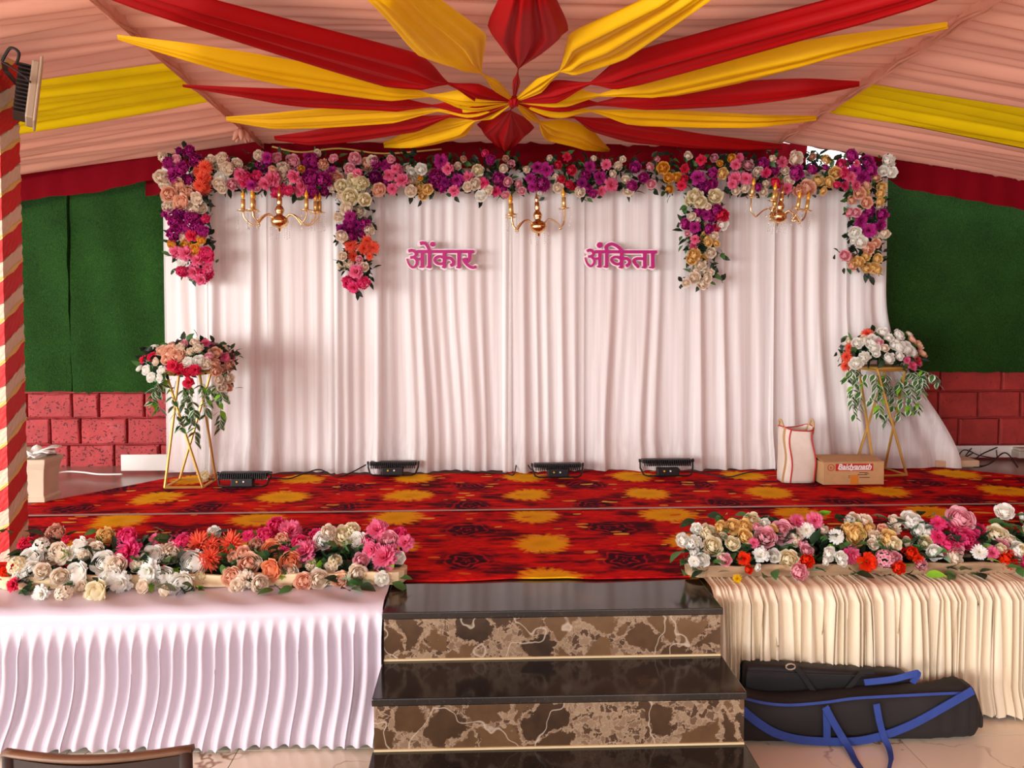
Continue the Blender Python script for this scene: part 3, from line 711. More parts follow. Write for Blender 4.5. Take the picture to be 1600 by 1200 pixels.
def fl_mesh(kind, seed):
    r = random.Random(seed); b = MB(); b.tip = []
    def shell(phi, rho, th, wid, flare, ruf, nu=4, nv=4):
        zo = .30 * max(0, .75 - rho)
        o = len(b.v)
        for j in range(nv + 1):
            v = j / nv; pol = R_(140) + (R_(th) - R_(140)) * v
            for i in range(nu + 1):
                u = 2 * i / nu - 1; pol2 = pol + (0.40 * u * u * v * v); az = phi + u * wid * (0.55 + 0.45 * math.sin(math.pi * min(1, v * .95 + .05)))
                rr = rho * (1 + flare * v ** 4 + (ruf * math.sin(u * 6 + phi * 7) * v * v if ruf else 0))
                zz = math.cos(pol2) * rr * .72 - .12 + zo
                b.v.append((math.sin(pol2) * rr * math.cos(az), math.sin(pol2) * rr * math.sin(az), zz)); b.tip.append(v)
        n = nu + 1
        for j in range(nv):
            for i in range(nu): b.f.append((o + j * n + i, o + j * n + i + 1, o + (j + 1) * n + i + 1, o + (j + 1) * n + i)); b.mi.append(0)
    if kind == 'rose':
        for rho, th, n, fl_ in ((.20, 4, 2, .1), (.34, 14, 3, .16), (.48, 26, 3, .16), (.62, 40, 4, .14), (.76, 54, 5, .16), (.86, 68, 5, .2), (.92, 84, 6, .24)):
            o = r.uniform(0, 6.28)
            for k in range(n): shell(o + k * 2 * math.pi / n + r.uniform(-.12, .12), rho * r.uniform(.96, 1.04), th + r.uniform(-5, 5), math.pi / n * 1.35, fl_, 0)
    elif kind == 'peony':
        for rho, th, n, fl_ in ((.24, 2, 3, .3), (.42, 14, 4, .3), (.58, 28, 5, .26), (.72, 44, 6, .22), (.86, 62, 7, .18), (.94, 82, 7, .14)):
            o = r.uniform(0, 6.28)
            for k in range(n): shell(o + k * 2 * math.pi / n + r.uniform(-.2, .2), rho * r.uniform(.9, 1.1), th + r.uniform(-10, 10), math.pi / n * 1.2, fl_ * r.uniform(.6, 1.4), .09)
    elif kind == 'carnation':
        for n, al, L, W in ((11, 88, 1.0, .30), (11, 70, .96, .28), (10, 52, .92, .27), (8, 34, .88, .25), (6, 14, .84, .22)):
            o = r.uniform(0, 6.28)
            for k in range(n): petal(b, o + k * 2 * math.pi / n + r.uniform(-.25, .25), .03, -.1, L * r.uniform(.85, 1.1), W, R_(al + r.uniform(-10, 10)), .02, 0.05, 4, 2, ruffle=.11)
    elif kind == 'gerbera':
        for n, al, L, W in ((20, 96, 1.0, .10), (18, 84, 1.0, .10), (16, 68, .92, .09), (14, 50, .82, .085), (10, 32, .7, .08), (6, 12, .6, .07)):
            o = r.uniform(0, 6.28)
            for k in range(n): petal(b, o + k * 2 * math.pi / n + r.uniform(-.1, .1), .03, -.05, L * r.uniform(.85, 1.08), W, R_(al + r.uniform(-8, 8)), .05, 0.2, 2, 3, pt=1)
    elif kind == 'pompon':
        N = 58
        for i in range(N):
            zc = 1 - 1.45 * (i + .5) / N; a = i * 2.39996; th = math.acos(max(-1, min(1, zc)))
            petal(b, a, .06, -.1, .92 * r.uniform(.9, 1.08), .17, th, .0, .2, 2, 2, ruffle=.03)
    elif kind == 'hydrangea':
        N = 26
        for i in range(N):
            zc = 1 - 1.25 * (i + .5) / N; a = i * 2.39996; th = math.acos(zc); d = Vector((math.sin(th) * math.cos(a), math.sin(th) * math.sin(a), math.cos(th)))
            q = d.to_track_quat('Z', 'Y'); c = MB(); c.tip = []; s0 = r.uniform(0, 1.5)
            for k in range(4): petal(c, s0 + k * math.pi / 2, .02, 0, .26, .15, R_(74), .05, .1, 2, 2)
            o = len(b.v)
            for v in c.v: b.v.append(tuple(q @ Vector(v) + d * .8))
            b.tip += c.tip
            for f in c.f: b.f.append(tuple(o + k for k in f)); b.mi.append(0)
    if kind in ('rose', 'peony', 'carnation'):   # calyx
        o = len(b.v); b.lathe([(.02, -.45), (.16, -.34), (.22, -.12), (.1, .1), (.01, .3)], n=6); b.tip += [0.0] * (len(b.v) - o)
    return b
FMESH = {}
def flower_data(kind, c, var):
    k = (kind, c, var)
    if k not in FMESH:
        if (kind, var) not in FMESH: FMESH[(kind, var)] = fl_mesh(kind, hash_(kind) + var * 17)
        FMESH[k] = FMESH[(kind, var)].mesh(kind + '_' + c, FM[c], True)
    return FMESH[k]
def hash_(s): return sum(ord(ch) * (i + 3) for i, ch in enumerate(s))
KIND = {'M': 'peony', 'V': 'peony', 'P': 'carnation', 'P2': 'peony', 'L': 'rose', 'C': 'rose', 'W': 'rose', 'Y': 'rose', 'B': 'rose', 'R': 'gerbera', 'E': 'rose', 'K': 'peony', 'O': 'rose', 'Cy': 'rose', 'Or': 'peony', 'D': 'rose', 'Yl': 'gerbera'}
def flower(parent, pos, rad, c, face, kind=None, jit=0.45, grow=1.0):
    kind = kind or KIND[c]
    if kind == 'peony' and rnd.random() < 0.25: kind = 'carnation'
    if kind == 'rose' and rnd.random() < 0.15: kind = 'peony'
    d = (Vector(face).normalized() + Vector((rnd.uniform(-jit, jit), rnd.uniform(-jit, jit) * .4, rnd.uniform(-jit, jit)))).normalized()
    q = d.to_track_quat('Z', 'Y') @ Quaternion((0, 0, 1), rnd.uniform(0, 6.28))
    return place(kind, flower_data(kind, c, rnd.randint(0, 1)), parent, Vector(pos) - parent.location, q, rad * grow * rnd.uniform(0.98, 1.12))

# leaves
GREEN = {'dark': plain('dark_green_leaf', (28, 52, 28), 0.5, var=0.2, scale=20), 'mid': plain('green_leaf', (64, 104, 50), 0.5, var=0.2, scale=20),
         'lime': plain('lime_green_leaf', (122, 176, 42), 0.45, var=0.12, scale=20), 'grey': plain('grey_green_leaf', (120, 146, 116), 0.55, var=0.15, scale=20), 'deep': plain('deep_green_leaf', (18, 34, 20), 0.5, var=0.2, scale=20)}
VAR_EDGE = plain('pale_leaf_margin', (214, 222, 202), 0.5)
def leaf_mb(W=.42, bend=.25, fold_=.12, variegated=False, nv=6):
    b = MB(); rows = []
    us = (-1, -.62, 0, .62, 1) if variegated else (-1, 0, 1)
    for j in range(nv + 1):
        v = j / nv; wv = W * math.sin(math.pi * (0.03 + 0.95 * v) ** 0.85) * .5 * 1.1
        rows.append([(u * wv, v, fold_ * abs(u) * wv * 2 - bend * v * v) for u in us])
    b.quadgrid(rows)
    if variegated:
        n = len(us) - 1; b.mi = [1 if (i % n in (0, n - 1)) else 0 for i in range(len(b.f))]
    return b
LEAF = {k: leaf_mb(.5, .25).mesh('leaf_' + k, GREEN[k], True) for k in GREEN}
LEAFV = leaf_mb(.66, .15, .06, True).mesh('leaf_variegated', [GREEN['mid'], VAR_EDGE], True)
def leaf_obj(parent, pos, d, size, me, roll=None):
    q = Vector(d).to_track_quat('Y', 'Z') @ Quaternion((0, 1, 0), rnd.uniform(-.8, .8) if roll is None else roll)
    return place('leaf', me, parent, Vector(pos) - parent.location, q, size)
def foliage(parent, pts, size, mats=('deep', 'dark'), n_each=3, spread=0.02, face=(0, -1, 0.1)):
    """too many small leaves to pick apart: one joined part"""
    b = MB(); base = leaf_mb(.5, .3, .12, False, 3)
    for p in pts:
        for _ in range(n_each):
            d = (Vector(face) * rnd.uniform(-.1, .8) + Vector((rnd.uniform(-1, 1), rnd.uniform(-.5, .2), rnd.uniform(-1, 1)))).normalized()
            q = d.to_track_quat('Y', 'Z') @ Quaternion((0, 1, 0), rnd.uniform(-1.5, 1.5)); s_ = size * rnd.uniform(.7, 1.3); o = len(b.v)
            pp = Vector(p) + Vector((rnd.uniform(-spread, spread), rnd.uniform(0, spread), rnd.uniform(-spread, spread))) - parent.location
            mi = rnd.randrange(len(mats))
            for v in base.v: b.v.append(tuple(q @ (Vector(v) * s_) + pp))
            for f in base.f: b.f.append(tuple(o + k for k in f)); b.mi.append(mi)
    o = b.build('foliage', [GREEN[m] for m in mats], parent, smooth=True, fix=False); o['kind'] = 'stuff'; return o

# --- garland: flowers read off the photograph, (x, y, radius, colour) in three strips
T1 = """410 125 32 C|480 110 35 C|460 155 42 C|510 180 42 C|505 120 25 P|570 150 35 C|475 230 42 W|455 280 38 C|480 310 30 C|550 280 38 L|590 215 38 P|630 245 45 P2|620 270 35 P|670 285 35 M|700 225 38 P2|745 155 45 M|770 110 35 M|715 95 30 C|825 105 35 L|800 185 25 E|870 170 40 C|925 135 45 L|865 220 42 C|800 245 48 P|755 275 40 P|835 320 50 P2|905 315 35 P2|940 230 42 P|990 180 22 Y|1050 135 55 M|1040 235 55 M|1130 245 50 M|1130 155 35 E|990 290 40 P|1050 330 40 M|1130 320 35 M|980 330 30 P|1185 190 30 M|1190 110 30 L|915 270 25 C|1295 180 35 L|1330 115 35 L|1405 155 40 E|1210 240 42 E|1350 215 35 P|1530 155 38 M|1470 150 30 M|1460 235 42 V|1520 260 35 M|1550 220 35 P|1480 310 45 E|1570 310 35 P|1440 120 35 C|1590 180 30 P|1560 120 30 L|1190 300 32 C|700 300 25 L|1090 80 22 C|620 180 22 D"""
T2 = """20 110 25 M|75 125 25 M|100 95 20 L|135 150 28 P|90 180 25 L|160 205 35 P|110 250 28 P|40 250 30 E|185 135 22 C|215 170 28 W|260 145 30 W|215 215 25 C|205 260 28 C|245 240 28 B|295 255 25 B|270 285 22 B|365 105 38 M|340 185 40 M|400 145 28 P|450 130 20 C|445 205 35 M|385 215 28 V|320 225 28 M|370 245 22 M|430 260 30 P|505 190 28 P|555 155 30 Cy|500 240 25 C|545 225 28 C|585 220 28 P2|605 255 25 C|570 285 28 W|670 200 38 M|650 265 25 P2|685 245 25 M|715 215 25 L|770 225 22 L|730 120 20 L|690 145 22 C|700 280 20 L|785 260 20 L|595 65 20 P2|620 100 25 M|255 195 14 Y|865 140 32 M|915 150 35 M|830 195 28 M|895 225 38 M|840 240 25 M|880 270 22 W|810 150 18 C|975 125 22 K|1020 85 22 K|1045 155 28 K|990 200 22 K|1030 225 22 K|1052 240 18 K|975 245 28 C|960 185 15 C|1090 265 28 C|1140 135 30 M|1115 180 25 M|1100 220 25 V|1190 190 38 M|1130 250 25 M|1155 275 22 M|1225 125 28 P|1250 230 38 P|1200 260 25 P|1285 130 22 C|1260 170 18 C|1325 200 22 C|1340 260 28 C|1375 135 30 M|1360 230 28 M|1420 190 28 M|1455 135 22 L|1460 225 25 L|1520 140 30 Y|1550 190 25 Y|1590 185 22 Y|1555 250 25 Y|1490 95 15 L|1310 95 15 C|700 90 16 D|480 95 16 D|1160 90 14 C|930 90 16 C"""
T3 = """200 175 32 K|195 235 28 K|180 280 32 K|155 225 28 Y|300 120 35 K|225 90 28 C|280 230 45 M|340 290 45 M|375 200 35 M|310 290 35 V|300 145 25 M|375 270 35 M|440 205 35 B|385 110 25 L|420 140 18 Y|495 110 25 Y|540 105 28 P|520 150 32 P|600 145 38 L|515 235 42 P|585 235 38 P|500 270 30 P|520 310 25 C|580 295 28 C|660 195 30 C|690 140 35 M|710 200 35 P2|765 185 30 M|810 135 32 P|660 290 28 M|705 265 22 C|775 260 40 K|900 110 45 C|905 195 48 M|855 245 32 C|830 185 25 C|1000 180 32 M|840 300 35 P|920 315 40 E|975 290 50 E|1040 245 38 B|1085 115 30 B|1140 200 35 B|1110 255 38 B|1070 315 28 B|1180 155 40 P2|1190 200 35 P2|1240 230 38 P|1200 280 30 P2|1150 275 22 P2|1080 165 20 M|695 320 25 C|790 300 20 L|750 110 22 C|1000 100 22 D|620 250 22 C"""
D1 = """110 105 35 C|130 140 38 M|255 75 35 M|270 52 30 M|310 120 40 M|215 175 45 M|165 220 45 M|250 255 45 M|335 200 45 R|370 170 45 R|345 240 45 R|380 240 40 R|365 300 48 R|335 290 40 R|90 230 42 C|110 280 35 C|190 290 50 E|250 330 50 E|140 345 45 E|205 390 50 E|115 345 35 E|310 370 40 C|285 435 42 C|345 430 35 C|130 420 35 C|145 465 45 M|220 465 40 V|290 495 48 M|175 525 40 M|230 560 45 M|320 550 45 M|170 600 45 M|355 580 35 M|340 335 35 P2|375 500 25 P2|240 615 35 C|280 610 38 K|345 630 30 Y|155 665 30 Y|250 665 35 Y|300 695 38 Y|190 715 42 P|250 720 45 P|220 765 42 W|375 730 50 P2|320 765 40 P|225 840 38 P2|300 840 50 P|370 860 50 P2|345 890 40 P|385 810 35 P|180 120 35 L|200 60 22 V"""
D2 = """1245 290 40 Cy|1320 260 50 Cy|1380 270 40 Cy|1300 360 50 Cy|1350 310 40 Cy|1395 375 42 Cy|1270 430 40 C|1360 450 38 C|1240 350 30 C|1300 485 38 M|1245 565 35 V|1285 540 38 M|1340 540 35 V|1395 535 38 M|1310 600 38 M|1425 570 35 C|1245 615 38 C|1305 670 48 R|1390 690 40 R|1450 685 40 R|1410 640 35 R|1325 740 38 R|1425 740 25 R|1250 740 28 C|1250 800 28 C|1300 795 25 C|1390 810 28 C|1340 840 42 P|1300 910 48 P2|1385 910 42 P2|1320 940 35 P2|1225 490 28 C|1375 600 25 M|1360 760 22 L"""
D3 = """265 340 48 Cy|240 375 35 Cy|300 385 38 Cy|395 340 42 Cy|385 375 38 Cy|345 410 20 C|285 445 32 M|335 460 38 M|400 440 42 M|375 480 30 M|205 520 35 M|265 540 35 M|355 550 35 M|430 470 42 K|395 545 28 K|440 525 35 W|245 475 25 C|285 495 18 C|265 615 30 P|255 655 28 P|340 600 38 B|350 635 28 B|400 640 22 B|385 590 25 C|220 580 18 L|265 710 38 B|245 740 32 B|360 700 32 C|320 730 25 B|300 775 35 C|265 805 25 C|260 855 35 C|325 815 28 C|210 890 25 C|315 890 38 C|345 860 28 C|365 820 20 C"""
D4 = """1250 90 45 M|1340 130 45 M|1375 180 40 M|1310 230 45 M|1265 185 40 M|1330 240 35 M|1475 120 38 W|1440 185 32 W|1495 195 32 W|1400 225 30 E|1345 270 35 E|1275 140 22 P|1435 290 30 B|1430 330 28 B|1270 280 32 P|1295 325 38 E|1330 335 35 B|1250 370 28 E|1340 385 35 E|1425 380 28 B|1420 415 22 C|1360 440 42 M|1440 460 35 M|1275 450 30 L|1235 450 30 L|1300 500 45 M|1425 525 40 M|1350 560 42 M|1265 575 38 W|1390 590 28 C|1450 585 35 C|1305 630 38 W|1255 625 20 W|1350 670 38 E|1400 640 28 E|1205 715 35 L|1245 730 38 E|1290 755 38 B|1340 720 30 B|1410 735 28 B|1340 790 35 B|1385 790 32 B|1415 810 28 B|1250 780 28 E"""
C3 = lambda x, y: (230 + x / 4.103, 220 + y / 4.103, 4.103)
C4 = lambda x, y: (580 + x / 3.333, 220 + y / 3.333, 3.333)
C5 = lambda x, y: (1020 + x / 4.0, 220 + y / 4.0, 4.0)
def parse(txt, conv):
    out = []
    for it in txt.split('|'):
        x, y, r, c = it.split(); px, py, s_ = conv(float(x), float(y)); out.append((px, py, float(r) / s_, c))
    return out
def garland(label, items, GY, base_px, pads):
    base = onY(base_px[0], base_px[1], GY); t = thing('flower_garland', label, 'garland', tuple(base), 'flower garlands on the backdrop')
    pts = []
    for x, y, r, c in items:
        Y = GY - 0.07 + rnd.uniform(-.035, .035); p = onY(x, y, Y)
        flower(t, p, r * Y / FPX, c, (0, -1, -0.05))
        pts.append(p + Vector((0, 0.05, 0)))
    for (x0, y0, x1, y1, n) in pads:
        for _ in range(n): pts.append(onY(rnd.uniform(x0, x1), rnd.uniform(y0, y1), GY - 0.025))
    foliage(t, pts, 0.055, ('deep', 'dark', 'deep', 'mid'), 4, 0.035)
    return t
GY = 5.03
garland('long horizontal garland of mixed roses and magenta peonies along the curtain top', parse(T1, C3) + parse(T2, C4) + parse(T3, C5), GY, (820, 270), [(330, 246, 1320, 292, 260)])
garland('hanging flower drop at the left curtain corner with peach and orange bands', parse(D1, C3), GY - .03, (290, 300), [(262, 242, 322, 330, 40), (268, 330, 322, 425, 40)])
garland('hanging flower drop left of the purple signs with an orange gerbera band', parse(D2, C3), GY - .03, (556, 350), [(535, 290, 580, 440, 45)])
garland('hanging flower drop right of the purple signs with cream roses at its end', parse(D3, C5), GY - .03, (1100, 350), [(1076, 300, 1125, 435, 45)])
garland('hanging flower drop at the right curtain corner ending in yellow roses', parse(D4, C5), GY - .03, (1355, 300), [(1330, 245, 1385, 330, 35), (1330, 330, 1378, 415, 35)])

# --- long planters at the stage front
PA = """190 345 60 K|305 340 58 W hydrangea|420 370 50 C|225 430 68 W|130 490 65 Cy hydrangea|150 565 50 W|310 525 45 C|470 420 60 C carnation|570 360 65 W|650 340 45 C|610 410 35 C|375 420 50 C|400 255 60 D|540 555 85 W|440 575 50 C|770 270 60 B|760 465 68 W|850 480 60 C|800 570 68 W|890 610 68 W carnation|680 700 88 Cy|590 645 40 C|925 270 60 P2|940 385 78 P2|890 320 40 P|1120 405 65 W|1260 390 68 C|1100 530 70 W carnation|1190 590 72 W|1330 635 82 W|1410 475 88 W|1460 340 85 R|1530 440 80 R|1350 300 50 P2|1270 310 40 P2|1140 290 35 P|300 700 58 W carnation|470 690 62 C hydrangea|95 630 45 K|40 540 45 Or|1575 245 38 W|1200 680 42 C|480 300 30 K|240 520 50 W|1010 480 50 C|700 380 50 C|1040 640 45 C"""
PB = """190 330 85 R|40 430 70 R|40 330 60 R|70 245 38 W|530 195 62 P2|630 235 74 P|430 270 50 P2|320 270 45 P2|560 300 48 E|490 380 66 O|320 470 68 E|625 465 66 O|475 525 66 O|590 370 35 P2|700 320 50 P2|730 385 82 P|820 265 50 P2|870 300 60 W|915 235 45 C|1020 260 62 Cy|1085 220 45 Cy|1105 310 62 W|1265 225 66 P|1220 300 55 P2|1225 370 58 P|1350 300 58 L|1430 260 50 P2|1475 320 50 P|1325 425 86 P carnation|1150 450 52 L|1130 560 56 C|190 570 62 E|295 590 56 C carnation|230 640 50 C|410 620 52 C|620 540 56 C|720 610 52 E|840 590 56 C|990 590 50 E|280 400 45 E|780 480 40 C|380 330 40 D"""
PC = """265 310 45 W|155 405 52 W|245 440 66 W|380 350 70 Cy|410 455 76 Cy|255 520 40 W|245 590 48 W pompon|485 300 52 B|585 290 60 B|690 300 60 B|690 370 56 B|580 430 58 Cy|500 385 38 Cy|750 250 62 Cy|860 260 38 W|790 300 38 L|860 375 82 L|1005 340 82 L|1140 255 66 P|1285 240 66 P|1215 320 66 W pompon|1110 350 50 C|1130 410 48 C|520 575 48 L|680 565 52 Or|820 530 62 W carnation|1060 580 76 Cy|1220 590 58 Or|1225 495 48 L|1160 680 66 L|1470 375 62 W pompon|1370 320 48 C|1420 530 56 W|1390 590 36 W|1535 600 32 W|1560 540 48 P2|1590 240 38 W|1575 310 48 B|720 660 36 Or|620 740 38 Yl|800 645 28 W|760 430 40 P|330 540 40 C"""
PD = """130 230 52 C|235 235 52 C|90 300 38 B|165 360 82 B|280 310 48 B|385 310 38 E|480 300 60 C pompon|490 230 46 C|440 390 66 B|635 235 76 W|690 270 48 W|700 330 56 W|785 355 66 W|860 260 60 P2|860 380 58 P2|1000 300 54 P2|1110 390 82 P2|960 455 78 P2|1060 215 92 L|1215 335 62 P2|835 520 62 W|1020 550 72 C|115 545 72 P|30 560 50 W|250 595 76 Or|400 570 76 L hydrangea|490 560 46 L|525 650 52 Or|640 520 58 Or|690 570 42 Or|715 610 46 L|1215 510 60 W pompon|1325 520 52 P|1400 460 62 L|1470 570 82 Or|1560 495 62 W|1380 350 76 Cy|1435 155 66 W|1490 400 38 C|1590 200 28 W|300 440 40 C|600 420 40 C|1650 330 60 C|1700 480 70 W|1640 600 60 P2"""
def parsek(txt, ox, oy, s_):
    out = []
    for it in txt.split('|'):
        q = it.split(); out.append((ox + float(q[0]) / s_, oy + float(q[1]) / s_, float(q[2]) / s_, q[3], q[4] if len(q) > 4 else None))
    return out
def wood_bark(name, a, c):
    t = NT(name); co = t.coord(); n = t.noise(t.mapping(co, (0.6, 4, 4)), 9, 4); sp = t.noise(t.mapping(co, (9, 9, 30)), 3, 2)
    base = t.ramp(n, [(0.3, lin(a)), (0.7, lin(c))]); t.base(t.mix(t.ramp(sp, [(0.66, (0, 0, 0, 1)), (0.7, (0.7, 0.7, 0.7, 1))]), base, lin((70, 50, 38))), 0.8); t.bump(n, .3, .01); return t.m
def planter(label, items, box_px, Y0, Y1, mat, leafset, nleaf, fill):
    (xa, ya), (xb, yb_) = box_px
    A = onY(xa, ya, Y0 + .05); B = onY(xb, yb_, Y0 + .05)
    cx = (A.x + B.x) / 2; t = thing('flower_planter', label, 'planter', (cx, Y0 + .09, S + 0.012), 'long flower planters on the stage edge')
    L = B.x - A.x; m = MB()
    for sgn in (-1, 1):   # long side boards, slightly bowed
        rows = [[(-L / 2 + L * i / 20, sgn * (0.055 + .004 * math.sin(i * 1.3)), z) for z in (0.004, 0.025, 0.050 + 0.003 * math.sin(i * 2.1))] for i in range(21)]
        m.quadgrid(rows); m.quadgrid([[(p[0], p[1] - sgn * 0.012, p[2]) for p in r_] for r_ in rows])
        m.quadgrid([[r_[2] for r_ in rows], [(r_[2][0], r_[2][1] - sgn * .012, r_[2][2]) for r_ in rows]])
    m.build('trough', mat, t)
    for sgn in (-1, 1):
        m = MB(); m.tube([(sgn * L / 2 - sgn * 0.004, 0, 0.004), (sgn * L / 2 - sgn * .004, 0, 0.052)], [0.058, 0.062], 14); m.build('trough_end', mat, t, smooth=False)
    m = MB(); m.box((0, 0, 0.022), (L - .02, 0.095, 0.036)); m.build('foam', GREEN['deep'], t)
    ys = [i[1] for i in items]; ylo, yhi = min(ys), max(ys)
    pts = []
    xs_ = [i[0] for i in items]
    items = items + [(rnd.uniform(min(xs_), max(xs_)), ylo + (yhi - ylo) * rnd.uniform(.25, .8), rnd.uniform(7, 10), rnd.choice(fill), None) for _ in range(12)]
    for x, y, r, c, kd in items:
        f = (yhi - y) / (yhi - ylo); Y = Y0 - 0.035 + f * (Y1 - Y0) + rnd.uniform(-.015, .015); p = onY(x, y, Y)
        if p.z < S + 0.03: p = onZ(x, y, S + 0.03)
        flower(t, p, r * p.y / FPX, c, (rnd.uniform(-.3, .3), -1, 0.15 + 0.5 * f), kd, .35, 1.13)
        pts.append((x, y, f))
    for _ in range(nleaf):
        x = rnd.uniform(min(i[0] for i in items) - 4, max(i[0] for i in items) + 4)
        f = .08 + .9 * rnd.random(); yy = yhi + 4 - f * (yhi - ylo); Y = Y0 - .014 + f * (Y1 - Y0); p = onY(x, yy, Y)
        if p.z < S + 0.025: p = onZ(x, yy, S + 0.025)
        k = rnd.choices(leafset[0], leafset[1])[0]
        leaf_obj(t, p, (rnd.uniform(-1, 1), rnd.uniform(-1.1, -.1), rnd.uniform(-.25, .7)), rnd.uniform(.045, .075), LEAF[k])
    fp = [Vector((cx + rnd.uniform(-L / 2, L / 2), Y0 + .11 + rnd.uniform(-.03, .07), S + rnd.uniform(.05, .12))) for _ in range(200)]
    foliage(t, fp, 0.06, ('dark', 'mid', 'deep'), 3, .03, (0, -.4, .8))
    # stalks
    m = MB()
    for x, y, r, c, kd in items[::2]:
        f = (yhi - y) / (yhi - ylo); Y = Y0 - 0.01 + f * (Y1 - Y0); p = onY(x, y, Y); e = Vector((p.x + rnd.uniform(-.03, .03), Y0 + .09, S + .05))
        m.tube([Vector(e) - t.location, Vector(p) + Vector((0, .02, 0)) - t.location], .0025, 5)
    o = m.build('stalks', GREEN['mid'], t); o['kind'] = 'stuff'
    return t
planter('long birch trough of white roses and orange gerberas left of the steps', parsek(PA, 0, 780, 4.706) + parsek(PB, 320, 780, 4.706), ((15, 905), (612, 895)), 2.93, 3.16,
        wood_bark('birch_bark', (206, 172, 128), (236, 210, 170)), (('dark', 'mid', 'lime', 'grey'), (3, 4, 1.4, 1)), 210, ('W', 'C', 'E', 'C', 'Cy'))
planter('long brown wooden trough of white, pink and red blooms right of the steps', parsek(PC, 1040, 770, 5.517) + parsek(PD, 1310, 770, 5.517), ((1096, 897), (1640, 885)), 2.96, 3.18,
        wood_bark('brown_wood_board', (140, 112, 84), (186, 154, 118)), (('dark', 'mid', 'lime', 'grey'), (3, 4, 1.2, 1)), 210, ('W', 'C', 'L', 'B', 'Cy'))

# --- gold stands with round arrangements
def gold_stand(label, cpos, rz):
    t = thing('flower_stand', label, 'flower stand', cpos, 'gold flower stands', rz)
    hb, ht, HT = 0.112, 0.098, 0.685
    B = [Vector((sx * hb, sy * hb, 0.008)) for sx, sy in ((-1, -1), (1, -1), (1, 1), (-1, 1))]; T = [Vector((sx * ht, sy * ht, HT)) for sx, sy in ((-1, -1), (1, -1), (1, 1), (-1, 1))]
    for k in range(4):
        m = MB(); m.tube([T[k], B[(k + 1) % 4]], 0.0085, 6); m.build('leg', M['gold'], t)
    for nm, Q in (('base_frame', B), ('top_frame', T)):
        m = MB()
        for k in range(4): m.tube([Q[k], Q[(k + 1) % 4]], 0.008, 6)
        m.build(nm, M['gold'], t)
    m = MB(); m.lathe([(0.0, HT + .008), (.15, HT + .008), (.155, HT + .016), (.15, HT + .024), (0.0, HT + .024)], n=28); m.build('top_disc', M['gold'], t)
    return t
def bouquet(label, cpos, items, cen, rx, ry, vines, seed):
    """cen/rx/ry: the dome in the picture; its depth equals its half width"""
    t = thing('flower_arrangement', label, 'flower arrangement', tuple(cpos), 'round arrangements on the gold stands')
    pts = []; k = cpos[1] / FPX; R = rx * k
    for x, y, r, c in items:
        a = (x - cen[0]) / rx; e = (y - cen[1]) / ry; q = max(0.05, 1 - a * a - e * e * .8); dep = math.sqrt(q) * R * 0.75
        p = onY(x, y, cpos[1] - dep); flower(t, p, r * p.y / FPX, c, (a * .7, -math.sqrt(q), -e * .4 + .25), None, .3); pts.append(p + Vector((0, .04, 0)))
    for i in range(16):
        a = math.pi * (0.08 + 0.84 * i / 15); rr = rnd.uniform(.75, .95) * R
        p = Vector(cpos) + Vector((math.cos(a) * rr, math.sin(a) * rr * .5, .09 + rnd.uniform(-.03, .05)))
        flower(t, p, .03, rnd.choice(['W', 'E', 'C', 'P']), (math.cos(a), math.sin(a), .4)); pts.append(p)
    for i in range(160):
        a = rnd.uniform(0, 6.28); rr = R * math.sqrt(rnd.random()) * .85; pts.append(Vector(cpos) + Vector((math.cos(a) * rr, math.sin(a) * rr * .5, .03 + .10 * (1 - rr / R) + rnd.uniform(0, .05))))
    foliage(t, pts, 0.055, ('dark', 'deep', 'mid'), 3, .03, (0, -.5, .4))
    r = random.Random(seed)
    for (x0, y0, x1, y1, bow) in vines:
        Yv = cpos[1] - r.uniform(.02, .14); a = onY(x0, y0, Yv); c = onY(x1, y1, Yv - r.uniform(-.03, .05)); mid = (a + c) / 2 + Vector((bow * .05, -.02, .01))
        P = catmull([a, mid, c], 8); m = MB(); m.tube([p - t.location for p in P], .0018, 4); m.build('vine', GREEN['grey'], t)
        for i in range(2, len(P)):
            for sgn in (-1, 1):
                if r.random() < .6:
                    d = Vector((sgn * r.uniform(.4, 1), r.uniform(-.6, .1), -r.uniform(.2, 1.0)))
                    leaf_obj(t, P[i], d, r.uniform(.046, .066), LEAFV if r.random() < .85 else LEAF['lime'], r.uniform(-.5, .5))
    return t
SLT = """790 290 22 K|835 270 28 K|800 345 28 W|885 345 26 W|830 385 26 W|875 390 26 W|765 335 20 W|885 235 32 E|930 250 42 E|975 265 46 E|920 285 32 E|990 225 28 C|1045 245 24 C|1090 225 30 C|1035 300 26 W|1095 290 30 W|1135 195 24 P|1075 190 24 C|950 325 32 K|990 340 32 K|1030 355 30 K|1075 345 30 K|1040 415 30 K|1185 245 32 E|1240 275 28 P|1150 270 24 L|1185 305 30 E|1270 320 28 E|1195 350 30 E|1130 310 30 C|1265 390 28 C|1225 440 26 C|1260 440 24 E|1210 400 24 C|855 300 24 C|1230 340 24 D|1010 200 22 L|940 210 22 D"""
SRT = """750 140 30 W|850 160 34 W|785 175 27 W|905 155 22 C|660 155 36 R|600 210 30 W|690 200 42 W|700 235 30 W|730 205 24 L|550 235 28 R|535 290 34 R|530 345 34 R|590 325 37 W|640 290 32 W|790 295 32 W|850 225 46 W|900 240 46 W|935 265 30 W|820 220 30 W|965 220 30 E|985 265 28 E|925 185 28 E|890 310 22 P|950 310 24 K|920 345 28 P|960 330 22 P|545 195 22 C|710 270 22 W|850 285 27 W|640 180 24 C|760 235 24 C"""
pl = onZ(296, 760.5); pl = Vector((-1.80, 4.755, S + .011))
gold_stand('gold geometric metal stand with crossed legs on the left of the stage', tuple(pl), 0)
